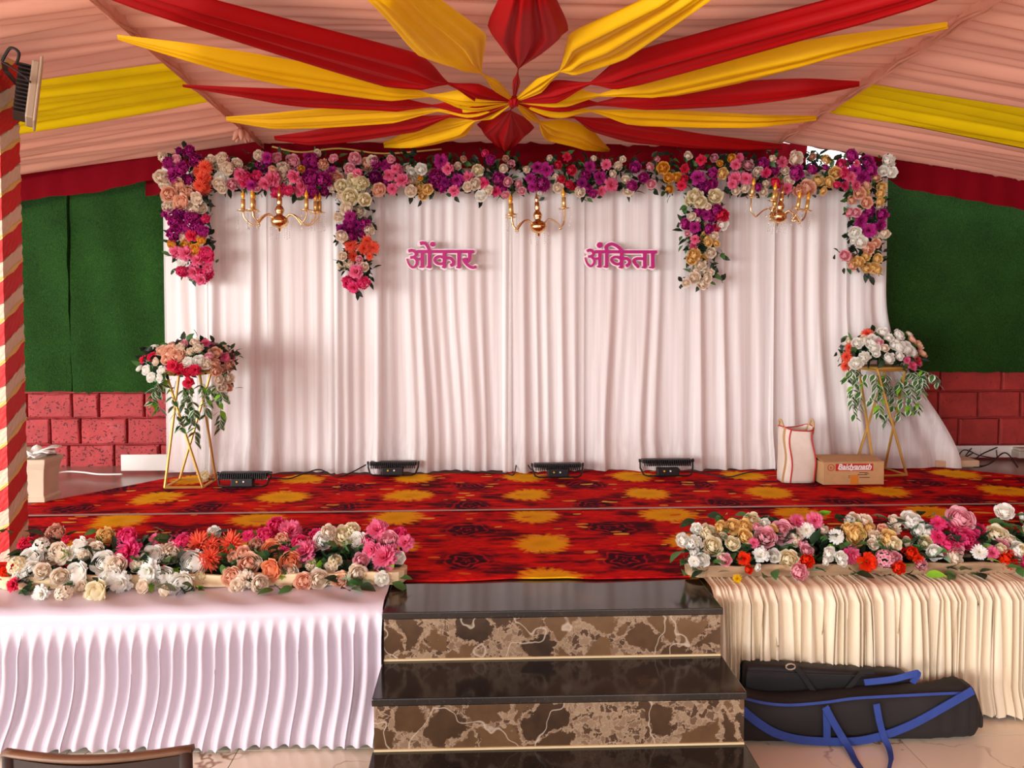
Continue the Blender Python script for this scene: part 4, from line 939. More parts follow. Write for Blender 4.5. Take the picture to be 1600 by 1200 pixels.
ti = parse(SLT, lambda x, y: (0 + x / 3.53, 480 + y / 3.53, 3.53))
bouquet('round arrangement of peach, white and crimson blooms on the left gold stand', (pl.x, pl.y, pl.z + .71), ti, (293, 583), 80, 56,
        [(268, 592, 250, 640, -1), (275, 595, 283, 668, -.5), (290, 595, 305, 690, .6), (300, 600, 292, 655, -.4), (312, 598, 322, 650, .6), (318, 600, 345, 668, 1), (330, 600, 350, 622, .5), (262, 590, 240, 628, -.6), (285, 600, 300, 665, .3)], 5)
pr = Vector((2.60, 4.92, S + .011))
gold_stand('gold geometric metal stand with crossed legs on the right of the stage', tuple(pr), 0.12)
ti = parse(SRT, lambda x, y: (1180 + x / 3.75, 480 + y / 3.75, 3.75))
bouquet('round arrangement of white roses with coral blooms on the right gold stand', (pr.x, pr.y, pr.z + .71), ti, (1382, 566), 68, 54,
        [(1345, 578, 1336, 655, -1), (1355, 580, 1342, 640, -.5), (1365, 582, 1362, 625, .3), (1375, 582, 1385, 660, .5), (1385, 580, 1372, 650, -.3), (1395, 582, 1405, 650, .6), (1405, 580, 1420, 640, .6), (1418, 578, 1432, 640, .9), (1425, 575, 1465, 600, .8), (1340, 575, 1322, 592, -.5), (1380, 585, 1395, 640, .4), (1430, 580, 1436, 610, .4)], 8)

# ------------------------------------------------------------------ chandeliers
def chandelier(label, px, py, Yc, arms, sc_, tilt, topx):
    """px,py: the ball; arms: list of (azimuth, reach)"""
    c = onY(px, py, Yc); t = thing('chandelier', label, 'chandelier', tuple(c), 'brass candle chandeliers on the curtain')
    k = sc_; Rt = Matrix.Rotation(tilt, 3, 'Y')
    TR = lambda p: Rt @ (Vector(p) * k)
    prof = [(.0, -.072), (.006, -.07), (.009, -.055), (.016, -.05), (.045, -.035), (.056, -.01), (.05, .012), (.03, .026), (.018, .032), (.026, .05), (.03, .066), (.02, .085), (.013, .092), (.018, .105), (.015, .14), (.01, .155), (.016, .165), (.007, .18), (.005, .20)]
    m = MB(); m.lathe(prof, n=18); m.v = [tuple(TR(v)) for v in m.v]; m.build('centre_column', M['brass'], t, smooth=True)
    m = MB(); m.tube([TR((0, 0, .19)), TR((0, 0, .24)) + Vector((0, .02, 0)), Vector((0, .06, .33 * k))], .003, 6); m.build('hanging_rod', M['brass'], t)
    for az, reach, up in arms:
        d = Vector((math.cos(az), math.sin(az) * .62, 0))
        P = [d * .03 + Vector((0, 0, 0)), d * .07 + Vector((0, 0, .035)), d * .11 + Vector((0, 0, .02)), d * (.15) + Vector((0, 0, -.025)), d * (reach * .78) + Vector((0, 0, -.028)), d * (reach * .96) + Vector((0, 0, .01)), d * reach + Vector((0, 0, .055 + up))]
        m = MB(); m.tube([TR(p) for p in catmull(P, 5)], .0048 * k, 7); a = m.build('arm', M['brass'], t, smooth=True)
        e = P[-1]
        m = MB(); m.lathe([(.004, -.006), (.03, .0), (.04, .004), (.03, .006), (.012, .008)], n=14); m.v = [tuple(TR(Vector(v) + e)) for v in m.v]; m.build('drip_pan', M['brass'], a, smooth=True)
        m = MB(); m.lathe([(.0, .006), (.013, .006), (.013, .075), (.0, .076)], n=10); m.v = [tuple(TR(Vector(v) + e)) for v in m.v]; m.build('candle', M['candle'], a, smooth=True)
        m = MB(); m.lathe([(.005, .075), (.013, .09), (.012, .102), (.006, .118), (.0, .136)], n=10); m.v = [tuple(TR(Vector(v) + e)) for v in m.v]; m.build('flame_bulb', M['bulb'], a, smooth=True)
        # bead strands hanging from the pan
        m = MB()
        for s_ in (-1, 1):
            for q in range(9):
                cc = TR(e + Vector((s_ * .03, -.01, -.008 - q * .0125))); rr = .0042 * k if q < 8 else .008 * k
                m.lathe([(0, -rr), (rr * .8, -rr * .4), (rr * .8, rr * .4), (0, rr)], cc, 6)
        m.build('crystal_strand', M['crystal'], a)['kind'] = 'stuff'
    m = MB()
    for q in range(7):
        az = q * .9
        for z in range(6): m.lathe([(0, -.005), (.004, 0), (0, .005)], TR((math.cos(az) * .06, math.sin(az) * .04, -.045 - z * .013 - .005 * (q % 3))), 6)
    m.build('crystal_strand', M['crystal'], t)['kind'] = 'stuff'
    return t
PI = math.pi
chandelier('brass candle chandelier below the garland on the left of the curtain', 437, 344, 4.93, [(PI * 1.02, .225, 0), (PI * .9, .18, .0), (PI * 1.22, .19, -.005), (-.35, .19, 0), (.05, .225, -.01), (.22, .25, -.005)], 1.0, 0.0, 437)
chandelier('brass candle chandelier between the two purple name signs', 841, 352, 4.93, [(PI * 1.0, .165, .02), (PI * .88, .18, .005), (PI * 1.14, .19, .01), (.08, .175, .04)], 1.0, -0.06, 840)
chandelier('tilted brass candle chandelier below the garland on the right of the curtain', 1217, 337, 4.93, [(PI * 1.0, .205, .045), (PI * 1.3, .13, .02), (-.9, .15, -.01), (-.1, .18, .0), (.12, .19, .005), (PI * .55, .1, .0)], 0.95, 0.14, 1222)

# ------------------------------------------------------------------ purple Devanagari name signs
def mat_sign():
    t = NT('magenta_acrylic'); g = t.coord('Generated'); s_ = t.n.new('ShaderNodeSeparateXYZ'); t.link(g, s_.inputs[0])
    t.base(lin((178, 4, 112)), 0.45, 0.0, 0.4); return t.m
M['sign'] = mat_sign(); M['sign_edge'] = plain('pale_pink_board', (250, 226, 230), 0.6)
def disc(b, c, r, y0, y1, n=20):
    o = len(b.v)
    for y in (y0, y1): b.v += [(c[0] + r * math.cos(2 * PI * k / n), y, c[1] + r * math.sin(2 * PI * k / n)) for k in range(n)]
    b.f.append(tuple(o + k for k in range(n))); b.f.append(tuple(o + n + k for k in reversed(range(n)))); b.mi += [0, 0]
    for k in range(n): b.f.append((o + k, o + n + k, o + n + (k + 1) % n, o + (k + 1) % n)); b.mi.append(0)
def sign(label, ox, oy, strokes, dots, Ys):
    sc_ = 1600 / 140.0; cen = onY(ox + 70, oy + 35, Ys)
    t = thing('name_sign', label, 'sign', tuple(cen), 'purple name signs on the curtain')
    def W(x, y): p = onY(ox + x / sc_, oy + y / sc_, Ys); return (p.x - cen.x, p.z - cen.z)
    unit = Ys / FPX / sc_
    def build(name, extra, yb0, y1, mat):
        b = MB(); y0 = yb0
        for si, (pts, w0, w1) in enumerate(strokes):
            y0 = yb0 - si * .00035
            P = catmull([Vector((W(*p)[0], 0, W(*p)[1])) for p in pts], 6) if len(pts) > 2 else [Vector((W(*p)[0], 0, W(*p)[1])) for p in pts]
            n = len(P); rows = []
            for i, p in enumerate(P):
                d = (P[min(i + 1, n - 1)] - P[max(i - 1, 0)]).normalized(); nn = Vector((-d.z, 0, d.x)); hw = (w0 + (w1 - w0) * i / (n - 1) + extra) * unit / 2
                pp = p - d * (extra * unit / 2) if i == 0 else (p + d * (extra * unit / 2) if i == n - 1 else p)
                a_ = pp + nn * hw; c_ = pp - nn * hw
                rows.append([(a_.x, y0, a_.z), (c_.x, y0, c_.z), (c_.x, y1, c_.z), (a_.x, y1, a_.z)])
            o = len(b.v); b.quadgrid(rows, 0, True); e = o + 4 * (n - 1)
            b.f += [(o, o + 1, o + 2, o + 3), (e + 3, e + 2, e + 1, e)]; b.mi += [0, 0]
            if len(pts) > 2 or extra:
                for p, ww in ((P[0], w0), (P[-1], w1)):
                    if extra: disc(b, (p.x, p.z), (ww + extra) * unit / 2, y0 - .00017, y1, 14)
        for (x, y, r) in dots: disc(b, W(x, y), (r + extra / 2) * unit, yb0 - .0065, y1)
        b.build(name, mat, t)
    build('backing_board', 40, 0.008, 0.016, M['sign_edge']); build('letters', 0, -0.008, 0.0, M['sign'])
    return t
S1 = [([(208, 258), (270, 242), (325, 270), (345, 318), (310, 358), (240, 372)], 50, 46), ([(300, 360), (352, 415), (352, 490), (305, 545), (255, 535), (212, 480), (182, 392)], 50, 24), ([(345, 402), (440, 392)], 44, 44), ([(455, 250), (455, 545)], 62, 60), ([(402, 540), (470, 540)], 26, 34),
      ([(585, 240), (585, 545)], 62, 60), ([(530, 540), (600, 548)], 24, 36), ([(415, 122), (480, 110), (535, 150), (580, 245)], 62, 44), ([(362, 264), (1378, 264)], 56, 56), ([(850, 262), (850, 545)], 64, 62), ([(805, 540), (862, 552)], 24, 36),
      ([(850, 385), (770, 352), (700, 372), (678, 420), (712, 468), (780, 486), (850, 460)], 46, 46), ([(870, 385), (945, 380), (1005, 430), (1005, 490), (955, 512)], 50, 56), ([(1110, 264), (1110, 548)], 62, 60), ([(1060, 545), (1128, 550)], 24, 36),
      ([(1298, 264), (1298, 395), (1260, 435), (1200, 390)], 60, 56), ([(1185, 385), (1215, 455), (1285, 525), (1360, 552), (1412, 530)], 46, 48)]
S2 = [([(192, 372), (250, 350), (300, 385), (308, 430), (270, 462), (215, 470)], 48, 44), ([(275, 468), (322, 525), (318, 590), (268, 640), (220, 620), (182, 560), (160, 485)], 48, 24), ([(318, 512), (410, 500)], 42, 42), ([(425, 370), (425, 650)], 60, 58), ([(372, 645), (440, 652)], 24, 34),
      ([(545, 655), (545, 380), (535, 300), (580, 256), (650, 246), (740, 290), (822, 368)], 58, 52), ([(490, 650), (558, 655)], 24, 34), ([(335, 382), (1442, 386)], 56, 56), ([(812, 370), (810, 665)], 62, 60), ([(762, 658), (825, 668)], 24, 34),
      ([(805, 515), (740, 478), (672, 480), (630, 522), (668, 578), (740, 605), (805, 572)], 44, 44), ([(835, 502), (905, 505), (952, 550), (942, 600), (890, 638)], 48, 54), ([(1225, 386), (1225, 665)], 62, 60), ([(1172, 660), (1240, 668)], 24, 34), ([(1225, 512), (1085, 505), (1030, 540), (1058, 600), (1115, 660)], 48, 50),
      ([(1365, 386), (1365, 665)], 62, 60), ([(1300, 660), (1380, 668)], 24, 34)]
sign('purple name sign in Devanagari letters left of the middle chandelier', 620, 370, S1, [(640, 135, 44)], 5.03)
sign('purple name sign in Devanagari letters right of the middle chandelier', 900, 360, S2, [(420, 265, 52)], 5.03)

# ------------------------------------------------------------------ LED wash lights at the curtain foot
def wash_light(label, px0, px1, pyb, flat):
    a = onZ(px0, pyb, S + .01); c = onZ(px1, pyb, S + .01); L = (c.x - a.x); t = thing('wash_light', label, 'stage light', ((a.x + c.x) / 2, (a.y + c.y) / 2, S + .011), 'LED wash lights at the curtain foot')
    zt = 0.052 if flat else 0.072
    m = MB(); m.box((0, .03, zt + .022), (L * .94, .05, .026)); bevel(m.build('housing', M['black_plastic'], t), .005, 2)
    m = MB(); n = 22
    for k in range(n): m.box((-L * .43 + L * .86 * k / (n - 1), -.004, zt + .012), (.005, .03, .036))
    m.build('heat_sink', M['black_plastic'], t)
    m = MB(); m.box((0, .034, zt - .004), (L * .86, .004, .022)); m.build('lens_strip', M['white_plastic'], t)
    m = MB(); m.box((0, -.012, .032), (L * .42, .05, .05)); bevel(m.build('driver_box', M['black_plastic'], t), .006, 2)
    m = MB(); m.tube([(-L / 2, .025, zt + .03), (-L / 2, .02, .05), (-L * .45, -.01, .012), (-L * .38, -.02, .006), (L * .38, -.02, .006), (L * .45, -.01, .012), (L / 2, .02, .05), (L / 2, .025, zt + .03)], .006, 6); m.build('bracket', M['black_plastic'], t)
    for sx, mm, nm in ((-.028, 'yellow_dot', 'amber_knob'), (.012, 'white_plastic', 'white_knob')):
        m = MB(); m.tube([(sx, -.036, .04), (sx, -.042, .04)], .0055, 10); m.build(nm, M[mm], t)
    for s_ in (-1, 1):
        m = MB(); m.tube([(s_ * L * .49, .025, zt + .025), (s_ * L * .525, .025, zt + .025)], .011, 10); m.build('clamp_knob', M['black_plastic'], t)
    return t
wash_light('black LED wash light beside the left gold stand', 340, 421, 761, True)
wash_light('black LED wash light below the left name sign, second from left', 575, 653, 743, True)
wash_light('black LED wash light at the middle of the curtain foot, third from left', 832, 911, 746, True)
wash_light('black LED wash light on its bracket, the rightmost of the four', 1001, 1084, 744, False)

# a fallen bloom at the foot of the left stand
p = onZ(319, 752, S + .012); fb = thing('fallen_rose', 'fallen cream rose lying at the foot of the left gold stand', 'flower', (p.x, p.y, S + .012))
flower(fb, p + Vector((0, 0, .032)), .034, 'Cy', (-.3, -1, .5), 'rose'); flower(fb, p + Vector((.05, .04, .026)), .026, 'E', (.4, -.6, .8), 'rose')
for k in range(4): leaf_obj(fb, p + Vector((-.01 + .02 * k, .01, .012)), (math.cos(k * 1.7), math.sin(k * 1.7), .25), .055, LEAF['dark'])
# cables
def cable(label, pts, r=.0045, name='cable', mat='cable'):
    b = MB(); b.tube(catmull(pts, 8), r, 6); return tag(b.build(name, M[mat], smooth=True), label, 'cable', 'cables on the stage')
zc = S + .016
g = lambda x, y, dz=0: onZ(x, y, zc) + Vector((0, 0, dz))
cable('thin black cable running between the two left wash lights', [g(424, 745), g(450, 748), g(475, 745, .02), g(500, 741, .03), g(525, 745), g(548, 741, .01), g(572, 738, .05)])
cable('black cable looping left of the middle wash light', [g(830, 741, .03), g(818, 733, .06), g(808, 734, .05), g(803, 741), g(790, 740), g(760, 738), g(720, 737)])
cable('black cable trailing from the rightmost wash light to the white sack', [g(1086, 741, .02), g(1110, 742), g(1140, 745), g(1165, 739), g(1190, 735), g(1222, 733)])
cable('dark cable tangle on the floor below the dark red wall', [g(1425, 727), g(1445, 720, .03), g(1470, 722), g(1490, 716, .06), g(1510, 724), g(1535, 720, .05), g(1560, 710, .06), g(1545, 706, .05), g(1520, 712, .02), g(1500, 724), g(1540, 727), g(1570, 716, .04), g(1590, 730)], .005)
cable('dark looped cable lying over the tangle by the white skirting', [g(1490, 728), g(1505, 714, .05), g(1530, 716, .02), g(1555, 722, .02), g(1530, 730), g(1505, 722), g(1525, 709, .07), g(1552, 706, .06), g(1558, 718, .02)], .004)
cable('white cable along the foot of the red blocks on the left', [onZ(72, 748, S + .012), onZ(85, 741, S + .012), onZ(105, 737, S + .016), onZ(130, 738, S + .012), onZ(155, 741, S + .012), onZ(192, 741, S + .012)], .006, 'cable', 'white_plastic')

# ------------------------------------------------------------------ carton, sack, board, block
a = onZ(1286, 757.5, S + .012); c = onZ(1383, 757.5, S + .012); BW = c.x - a.x; BH = onY(1383, 722, a.y).z - S - .012; BD = .24
bx = thing('carton', 'brown cardboard carton with red lettering beside the right gold stand', 'box', ((a.x + c.x) / 2, a.y + BD / 2, S + .011))
m = MB(); m.box((0, 0, BH / 2), (BW, BD, BH)); bevel(m.build('body', M['kraft'], bx), .002, 1)
for sx, sy, ang in ((0, -1, .10), (0, 1, -.10)):
    rot = Matrix.Rotation(ang, 3, 'X'); m = MB(); m.box((0, sy * BD * .25, BH + .009), (BW * 1.0, BD * .5, .004), rot=rot); m.build('flap', M['kraft'], bx)
def pxbox(x, y, off): p = onY(x, y, a.y - off); return Vector((p.x, p.y, p.z)) - bx.location
def patch(nm, x0, y0, x1, y1, mat, off=.0015, par=bx):
    p = pxbox(x0, y0, off); q = pxbox(x1, y1, off); m = MB(); m.box(((p.x + q.x) / 2, p.y, (p.z + q.z) / 2), (abs(q.x - p.x), .001, abs(p.z - q.z))); return m.build(nm, M[mat], par)
s7 = lambda x, y: (1180 + x / 3.75, 480 + y / 3.75)
patch('red_label', *s7(472, 918), *s7(690, 958), 'red_print')
patch('tape', *s7(558, 984), *s7(602, 1040), 'orange_tape')
def text_part(txt, par, loc_, size, mat, shear=0.0, off=0.0, ext=.0006):
    cu = bpy.data.curves.new('lettering', 'FONT'); cu.body = txt; cu.size = size; cu.shear = shear; cu.offset = off; cu.extrude = ext; cu.align_x = 'CENTER'; cu.align_y = 'CENTER'
    tmp = bpy.data.objects.new('tmp', cu); COL.objects.link(tmp); dg = bpy.context.evaluated_depsgraph_get()
    me = bpy.data.meshes.new_from_object(tmp.evaluated_get(dg)); bpy.data.objects.remove(tmp); me.materials.clear(); me.materials.append(mat)
    o = place('lettering', me, par, loc_); o.rotation_euler = (PI / 2, 0, 0); return o
p0 = pxbox(*s7(582, 935), .003); wl_ = (pxbox(*s7(682, 935), .003) - pxbox(*s7(484, 935), .003)).length
o = text_part('Baidyanath', bx, p0, .05, M['white_plastic'], .25, .0012); o.scale = (wl_ / max(.001, o.dimensions.x), 0.95 * .045 / .05, 1)
patch('underline', *s7(490, 950), *s7(676, 953), 'white_plastic', .0028)
p1 = pxbox(*s7(444, 940), .002); m = MB()
rows = []
for k in range(25):
    an = 2 * PI * k / 24; rows.append([(p1.x + rr * math.cos(an), p1.y, p1.z + rr * math.sin(an)) for rr in (.0175, .0215)])
m.quadgrid(rows); m.box((p1.x, p1.y, p1.z + .002), (.016, .001, .003)); m.box((p1.x - .002, p1.y, p1.z - .003), (.003, .001, .018)); m.box((p1.x + .003, p1.y, p1.z - .006), (.012, .001, .003)); m.build('round_emblem', M['red_print'], bx)
for x0, y0, x1, y1 in ((610, 968, 660, 971), (600, 980, 655, 983), (545, 988, 556, 991), (610, 996, 672, 999), (545, 998, 556, 1000), (640, 975, 668, 977)): patch('printed_line', *s7(x0, y0), *s7(x1, y1), 'lamp_fin', .001)

# white woven sack
f = onZ(1243, 753, S + .012); sk = thing('woven_sack', 'white woven sack with red piping beside the carton', 'bag', (f.x + .02, f.y + .05, S + .011))
def sackpt(u, t):
    """u around 0..1, t height 0..1"""
    an = 2 * PI * u; rx = .105 + .005 * math.sin(t * 7 + an * 2) - .012 * t; ry = .075 + .005 * math.sin(t * 5 + an * 3)
    sg = lambda v, p: math.copysign(abs(v) ** p, v)
    x = rx * sg(math.cos(an), .45); y = ry * sg(math.sin(an), .45); z = .335 * t + .012 * math.sin(an * 2 + 1) * t
    return Vector((x + .012 * t * math.sin(z * 18), y, z))
m = MB(); rows = [[sackpt(k / 36, j / 16) for k in range(36)] for j in range(17)]; m.quadgrid(rows, 0, True)
m.quadgrid([[sackpt(k / 36, 1) for k in range(36)], [sackpt(k / 36, 1) * .93 + Vector((0, 0, -.06)) for k in range(36)], [sackpt(k / 36, 1) * .6 + Vector((0, 0, -.17)) for k in range(36)]], 0, True)
m.f.append(tuple(reversed(range(36)))); m.mi.append(0); m.build('body', M['sack'], sk, smooth=True)
out = lambda p: p + Vector((p.x, p.y, 0)).normalized() * .003
for u in (.70, .90): m = MB(); m.tube([out(sackpt(u, t / 12)) for t in range(13)], .004, 6); m.build('piping', M['red_trim'], sk)
m = MB(); m.tube([out(sackpt(k / 36, 1)) for k in range(37)], .004, 6); m.build('rim_piping', M['red_trim'], sk)
m = MB(); m.strap([out(sackpt(.60, t / 12)) for t in range(13)], .016, .003, up=(0, -1, 0)); m.build('webbing', M['tan_trim'], sk)
for sx in (-1, 1):
    m = MB(); m.tube(catmull([(sx * .085, -.05, .30), (sx * .098, -.03, .36), (sx * .100, .0, .385), (sx * .098, .03, .36), (sx * .085, .05, .30)], 5), .007, 6); m.build('handle', M['tan_trim'], sk, smooth=True)
p = onZ(1500, 734, S); m = MB(); m.box((p.x, p.y + .1, S + .035), (.30, .16, .045)); m.box((p.x - .12, p.y + .03, S + .035), (.05, .01, .03)); tag(bevel(m.build('flat_board', M['board']), .004, 1), 'low beige board on the floor behind the right gold stand', 'board')
p = onZ(1592, 716, S + .0); m = MB(); m.box((p.x + .05, p.y, S + .035), (.18, .12, .05)); m.box((p.x + .05, p.y, S + .07), (.16, .10, .02)); tag(bevel(m.build('concrete_block', M['concrete']), .006, 2), 'small grey concrete block against the white skirting at far right', 'block')

# ------------------------------------------------------------------ bags on the floor
tb_ = thing('tripod_bag', 'long black canvas bag with blue webbing straps lying in front of the cream skirt', 'bag', (1.40, 2.735, 0))
def loft(secs, n=22, pw=.6):
    m = MB(); rows = []
    for (x, yc, zb, zt, wd) in secs:
        rows.append([(x, yc + wd / 2 * math.copysign(abs(math.cos(a_)) ** pw, math.cos(a_)), (zb + zt) / 2 + (zt - zb) / 2 * math.copysign(abs(math.sin(a_)) ** pw, math.sin(a_))) for a_ in [2 * PI * k / n for k in range(n)]])
    m.quadgrid(rows, 0, True); m.f.append(tuple(range(n))); m.f.append(tuple((len(rows) - 1) * n + k for k in reversed(range(n)))); m.mi += [0, 0]; return m
BYF = 2.70
bx_ = lambda x, y: onY(1100 + x / 3.2, 900 + y / 3.2, BYF)
secs = []
for x, yt in ((180, 596), (200, 598), (350, 620), (500, 618), (700, 606), (900, 592), (1100, 575), (1220, 560), (1300, 540), (1350, 560), (1385, 630), (1398, 690)):
    p = bx_(x, yt); zt = p.z; zb = .004 if x < 1380 else .03; wd = .12 if x < 1380 else .08
    secs.append((p.x - 1.40, .006 * math.sin(x * .01), zb, zt, wd))
dense = []
for k in range(len(secs) - 1):
    for q in range(4): dense.append(tuple(secs[k][i] + (secs[k + 1][i] - secs[k][i]) * q / 4 + (rnd.uniform(-.0025, .0025) if i in (1, 3) else 0) for i in range(5)))
dense.append(secs[-1])
loft(dense, 22, .55).build('body', M['bag_black'], tb_, smooth=True)
L_ = lambda pts, off=.0: [onY(1100 + x / 3.2, 900 + y / 3.2, 2.662 - off) - tb_.location for x, y in pts]
m = MB(); m.strap(catmull(L_([(190, 668), (280, 740), (370, 790), (480, 818), (620, 828), (760, 826), (880, 802), (980, 768), (1080, 722), (1200, 655), (1345, 572)]), 6), .030, .003, up=(0, -1, 0)); m.build('shoulder_strap', M['blue_web'], tb_)
m = MB(); m.strap(catmull(L_([(195, 610), (300, 635), (430, 645), (600, 632), (750, 612), (950, 600), (1150, 590), (1290, 585)], -.015), 6), .009, .005, up=(0, -1, .4)); m.build('zip_piping', M['blue_web'], tb_)
fz = lambda x, y: onZ(1100 + x / 3.2, 900 + y / 3.2, .004) - tb_.location
P = L_([(606, 655), (640, 720), (690, 805)], .006) + [fz(725, 880) + Vector((0, 0, .012)), fz(760, 930), fz(800, 985)]
m = MB(); m.strap(catmull(P, 6), .026, .003, up=(0, -1, .3)); m.build('handle_strap', M['blue_web'], tb_)
P = L_([(862, 640), (876, 720), (898, 800)], .006) + [fz(925, 880) + Vector((0, 0, .012)), fz(935, 930), fz(920, 1000)]
m = MB(); m.strap(catmull(P, 6), .024, .003, up=(0, -1, .3)); m.build('handle_strap', M['blue_web'], tb_)
m = MB(); m.strap(L_([(612, 655), (614, 740), (615, 828)], .001), .026, .002, up=(0, -1, 0)); m.build('side_webbing', M['blue_web'], tb_)
m = MB(); m.strap(catmull([Vector((.0, .0, .2)), Vector((.10, -.01, .215)), Vector((.16, -.02, .235)), Vector((.19, -.02, .24)), Vector((.175, -.01, .20))], 5), .022, .003, up=(0, -1, .2)); m.build('rear_strap', M['blue_web'], tb_)

b2 = thing('light_stand_bag', 'smaller black nylon bag lying behind the blue strapped bag', 'bag', (1.32, 2.815, 0))
secs = []
for x, yt in ((205, 470), (215, 448), (250, 440), (420, 446), (600, 462), (800, 474), (960, 480), (1010, 488), (1036, 510), (1048, 550)):
    p = onY(1100 + x / 3.2, 900 + y_ / 3.2, 2.70) if False else onY(1100 + x / 3.2, 900 + yt / 3.2, 2.79)
    secs.append((p.x - 1.32, 0, .02, p.z, .075))
dense = []
for k in range(len(secs) - 1):
    for q in range(4): dense.append(tuple(secs[k][i] + (secs[k + 1][i] - secs[k][i]) * q / 4 for i in range(5)))
dense.append(secs[-1]); loft(dense, 22, .4).build('body', M['bag_nylon'], b2, smooth=True)
G_ = lambda pts, Y=2.77: [onY(1100 + x / 3.2, 900 + y / 3.2, Y) - b2.location for x, y in pts]
m = MB(); m.strap(catmull(G_([(415, 455), (440, 448), (480, 480), (530, 550), (570, 600), (620, 610), (690, 590), (740, 540), (790, 485), (850, 478)], 2.768), 6), .018, .003, up=(0, -1, 0)); m.build('carry_strap', M['bag_black'], b2)
m = MB(); m.tube(catmull(G_([(225, 475), (500, 490), (800, 500), (1000, 510)], 2.773), 5), .0025, 5); m.build('zip', M['wire'], b2)
m = MB(); q = G_([(432, 452)], 2.768)[0]; m.tube([q + Vector((.018 * math.cos(k * .7), -.002, .011 * math.sin(k * .7))) for k in range(10)], .003, 6); m.build('buckle_ring', M['lamp_body'], b2, smooth=True)

# ------------------------------------------------------------------ striped pillar with flood light
pc = Vector((-2.10, 3.40, S)); hs = .068
pil = thing('striped_pillar', 'square pillar wrapped in red, white and gold cloth bands', 'pillar', tuple(pc))
def per(s_, h):   # square perimeter with rounded corners; s_ in 0..1, starting front left
    q = (s_ % 1) * 4; k = int(q); f_ = q - k; cs = [(-1, -1), (1, -1), (1, 1), (-1, 1)]; a_ = cs[k]; c_ = cs[(k + 1) % 4]
    return Vector(((a_[0] + (c_[0] - a_[0]) * f_) * h, (a_[1] + (c_[1] - a_[1]) * f_) * h, 0))
m = MB(); m.box((0, 0, 1.08), (hs * 2 - .006, hs * 2 - .006, 2.16)); m.build('core', M['wrap_white'], pil)
PER = .175
def band(nm, z0, wid, h, mat, seed):
    r = random.Random(seed)
    for start in (0, 1):
        m = MB(); rows = []; turns = 9
        for i in range(turns * 24 + 1):
            s_ = i / 24; zz = -.55 + start * PER + z0 + s_ * 2 * PER; p = per(s_, h)
            rows.append([p + Vector((0, 0, min(2.16, max(0, zz + wid * q + .004 * math.sin(i * 1.3 + q * 3))))) + Vector((p.x, p.y, 0)) * (.02 * math.sin(i * 2.1 + q * 9)) for q in (0, .2, .4, .6, .8, 1)])
        rows = [r_ for r_ in rows if r_[-1].z > 0.001 and r_[0].z < 2.159]
        m.quadgrid(rows); m.build(nm, mat, pil, smooth=False)
band('red_band', 0, .103, hs + .001, M['wrap_red'], 1)
band('white_band', .103, .072, hs + .0015, M['wrap_white'], 2)
band('gold_trim', .094, .020, hs + .003, M['flash_gold'], 3)
# flood light
fp = onY(40, 146, 3.32); fld = thing('flood_light', 'beige flood light with dark cooling fins fixed to the striped pillar', 'flood light', tuple(fp), None, .52)
rot = Matrix.Rotation(.12, 3, 'Y')
m = MB(); m.box((.025, 0, 0), (.03, .2, .24), rot=rot, taper=.92); bevel(m.build('front_frame', M['lamp_body'], fld), .006, 2)
m = MB(); m.box((.044, 0, .002), (.01, .22, .27), rot=rot); bevel(m.build('rim', M['lamp_body'], fld), .003, 1)
for k in range(13):
    m = MB(); m.box(tuple(rot @ Vector((-.012, 0, -.1 + .0165 * k))), (.045, .17, .006), rot=rot); m.build('cooling_fin', M['lamp_fin'], fld)
m = MB(); m.strap([(.02, -.112, .02), (-.03, -.115, .06), (-.07, -.06, .1), (-.07, .06, .1), (-.03, .115, .06), (.02, .112, .02)], .022, .004, up=(0, 0, 1)); m.build('bracket', M['lamp_fin'], fld)
m = MB(); m.tube(catmull([(-.03, -.05, .1), (-.02, -.05, .15), (-.05, -.03, .17), (-.08, 0, .12)], 5), .006, 6); m.build('cord', M['cable'], fld)

# ------------------------------------------------------------------ stone pedestal with leaf ornament
up_ = onZ(56, 783, S); ux = Vector((-2.53, 4.42, S + .012))
ur = thing('stone_pedestal', 'cream stone pedestal with white carved leaves behind the striped pillar', 'pedestal', tuple(ux))
m = MB(); sq = [(.085, 0), (.085, .02), (.075, .03), (.078, .12), (.084, .18), (.094, .215), (.096, .235), (.09, .24)]
m.quadgrid([[(sx * h_, sy * h_, z) for sx, sy in ((-1, -1), (1, -1), (1, 1), (-1, 1))] for h_, z in sq], 0, True); m.f.append((28, 29, 30, 31)); m.mi.append(0)
bevel(m.build('pedestal_body', M['urn'], ur), .004, 2)
lf = MB(); lf.tip = []
petal(lf, 0, .01, 0, .12, .05, R_(40), .35, .2, 4, 6, pt=1); lm = lf.mesh('carved_leaf', M['urn_leaf'], True)
for k in range(14):
    o = place('carved_leaf', lm, ur, (0, 0, .24), Quaternion((0, 0, 1), k * 2.4) @ Quaternion((0, 1, 0), .15 * (k % 4)), .95 - .04 * (k % 4)); mod = o.modifiers.new('thick', 'SOLIDIFY'); mod.thickness = .006
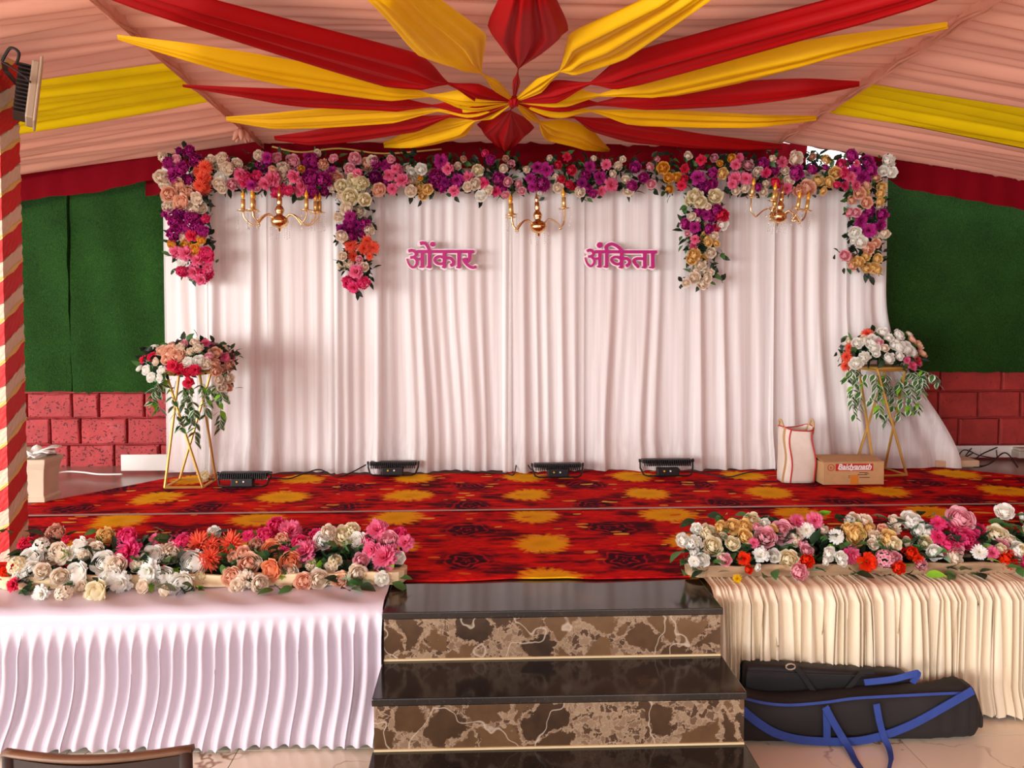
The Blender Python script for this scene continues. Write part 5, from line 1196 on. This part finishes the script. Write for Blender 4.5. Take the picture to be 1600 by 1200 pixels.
m = MB(); m.lathe([(.0, .235), (.05, .235), (.045, .26), (.02, .3), (0, .31)], n=12); m.build('carved_core', M['urn_leaf'], ur, smooth=True)

# ------------------------------------------------------------------ chair in front
ca = onY(5, 1172, 1.5); cb = onY(300, 1172, 1.5); CW = cb.x - ca.x
chr_ = thing('wooden_chair', 'dark brown wooden chair with its back to the camera at lower left', 'chair', ((ca.x + cb.x) / 2, 1.5, 0))
zt = ca.z
rows = []
for i in range(17):
    u = i / 16; x = -CW / 2 + CW * u; yb = .03 * math.sin(PI * u) * -1; rows.append([(x, yb, zt - .014), (x, yb - .012, zt - .004), (x, yb - .004, zt + .002 * math.sin(PI * u)), (x, yb + .012, zt - .002), (x, yb + .016, zt - .014)])
m = MB(); m.quadgrid(rows, 0, True); m.f += [(0, 1, 2, 3, 4), tuple(80 + k for k in (4, 3, 2, 1, 0))]; m.mi += [0, 0]; m.build('top_rail', M['chair_trim'], chr_, smooth=True)
rows = [[(-CW / 2 + .018 + (CW - .036) * i / 16, -.03 * math.sin(PI * i / 16) + dy, z) for dy, z in ((-.006, zt - .014), (-.006, zt - .28), (.008, zt - .28), (.008, zt - .014))] for i in range(17)]
m = MB(); m.quadgrid(rows, 0, True); m.build('back_panel', M['chair_wood'], chr_, smooth=False)
for s_ in (-1, 1):
    m = MB(); m.tube([(s_ * (CW / 2 - .012), .0, zt - .006), (s_ * (CW / 2 - .012), .0, .40), (s_ * (CW / 2 - .008), -.03, .0)], [.013, .016, .012], 8); m.build('back_post', M['chair_wood'], chr_, smooth=True)
    m = MB(); m.tube([(s_ * (CW / 2 - .012), .34, .39), (s_ * (CW / 2 - .012), .35, .0)], [.017, .012], 8); m.build('leg', M['chair_wood'], chr_, smooth=True)
m = MB(); m.box((0, .17, .40), (CW, .37, .035)); bevel(m.build('seat', M['chair_wood'], chr_), .012, 3)
for yy in (.02, .33): m = MB(); m.box((0, yy, .2), (CW - .03, .016, .025)); m.build('stretcher', M['chair_wood'], chr_)
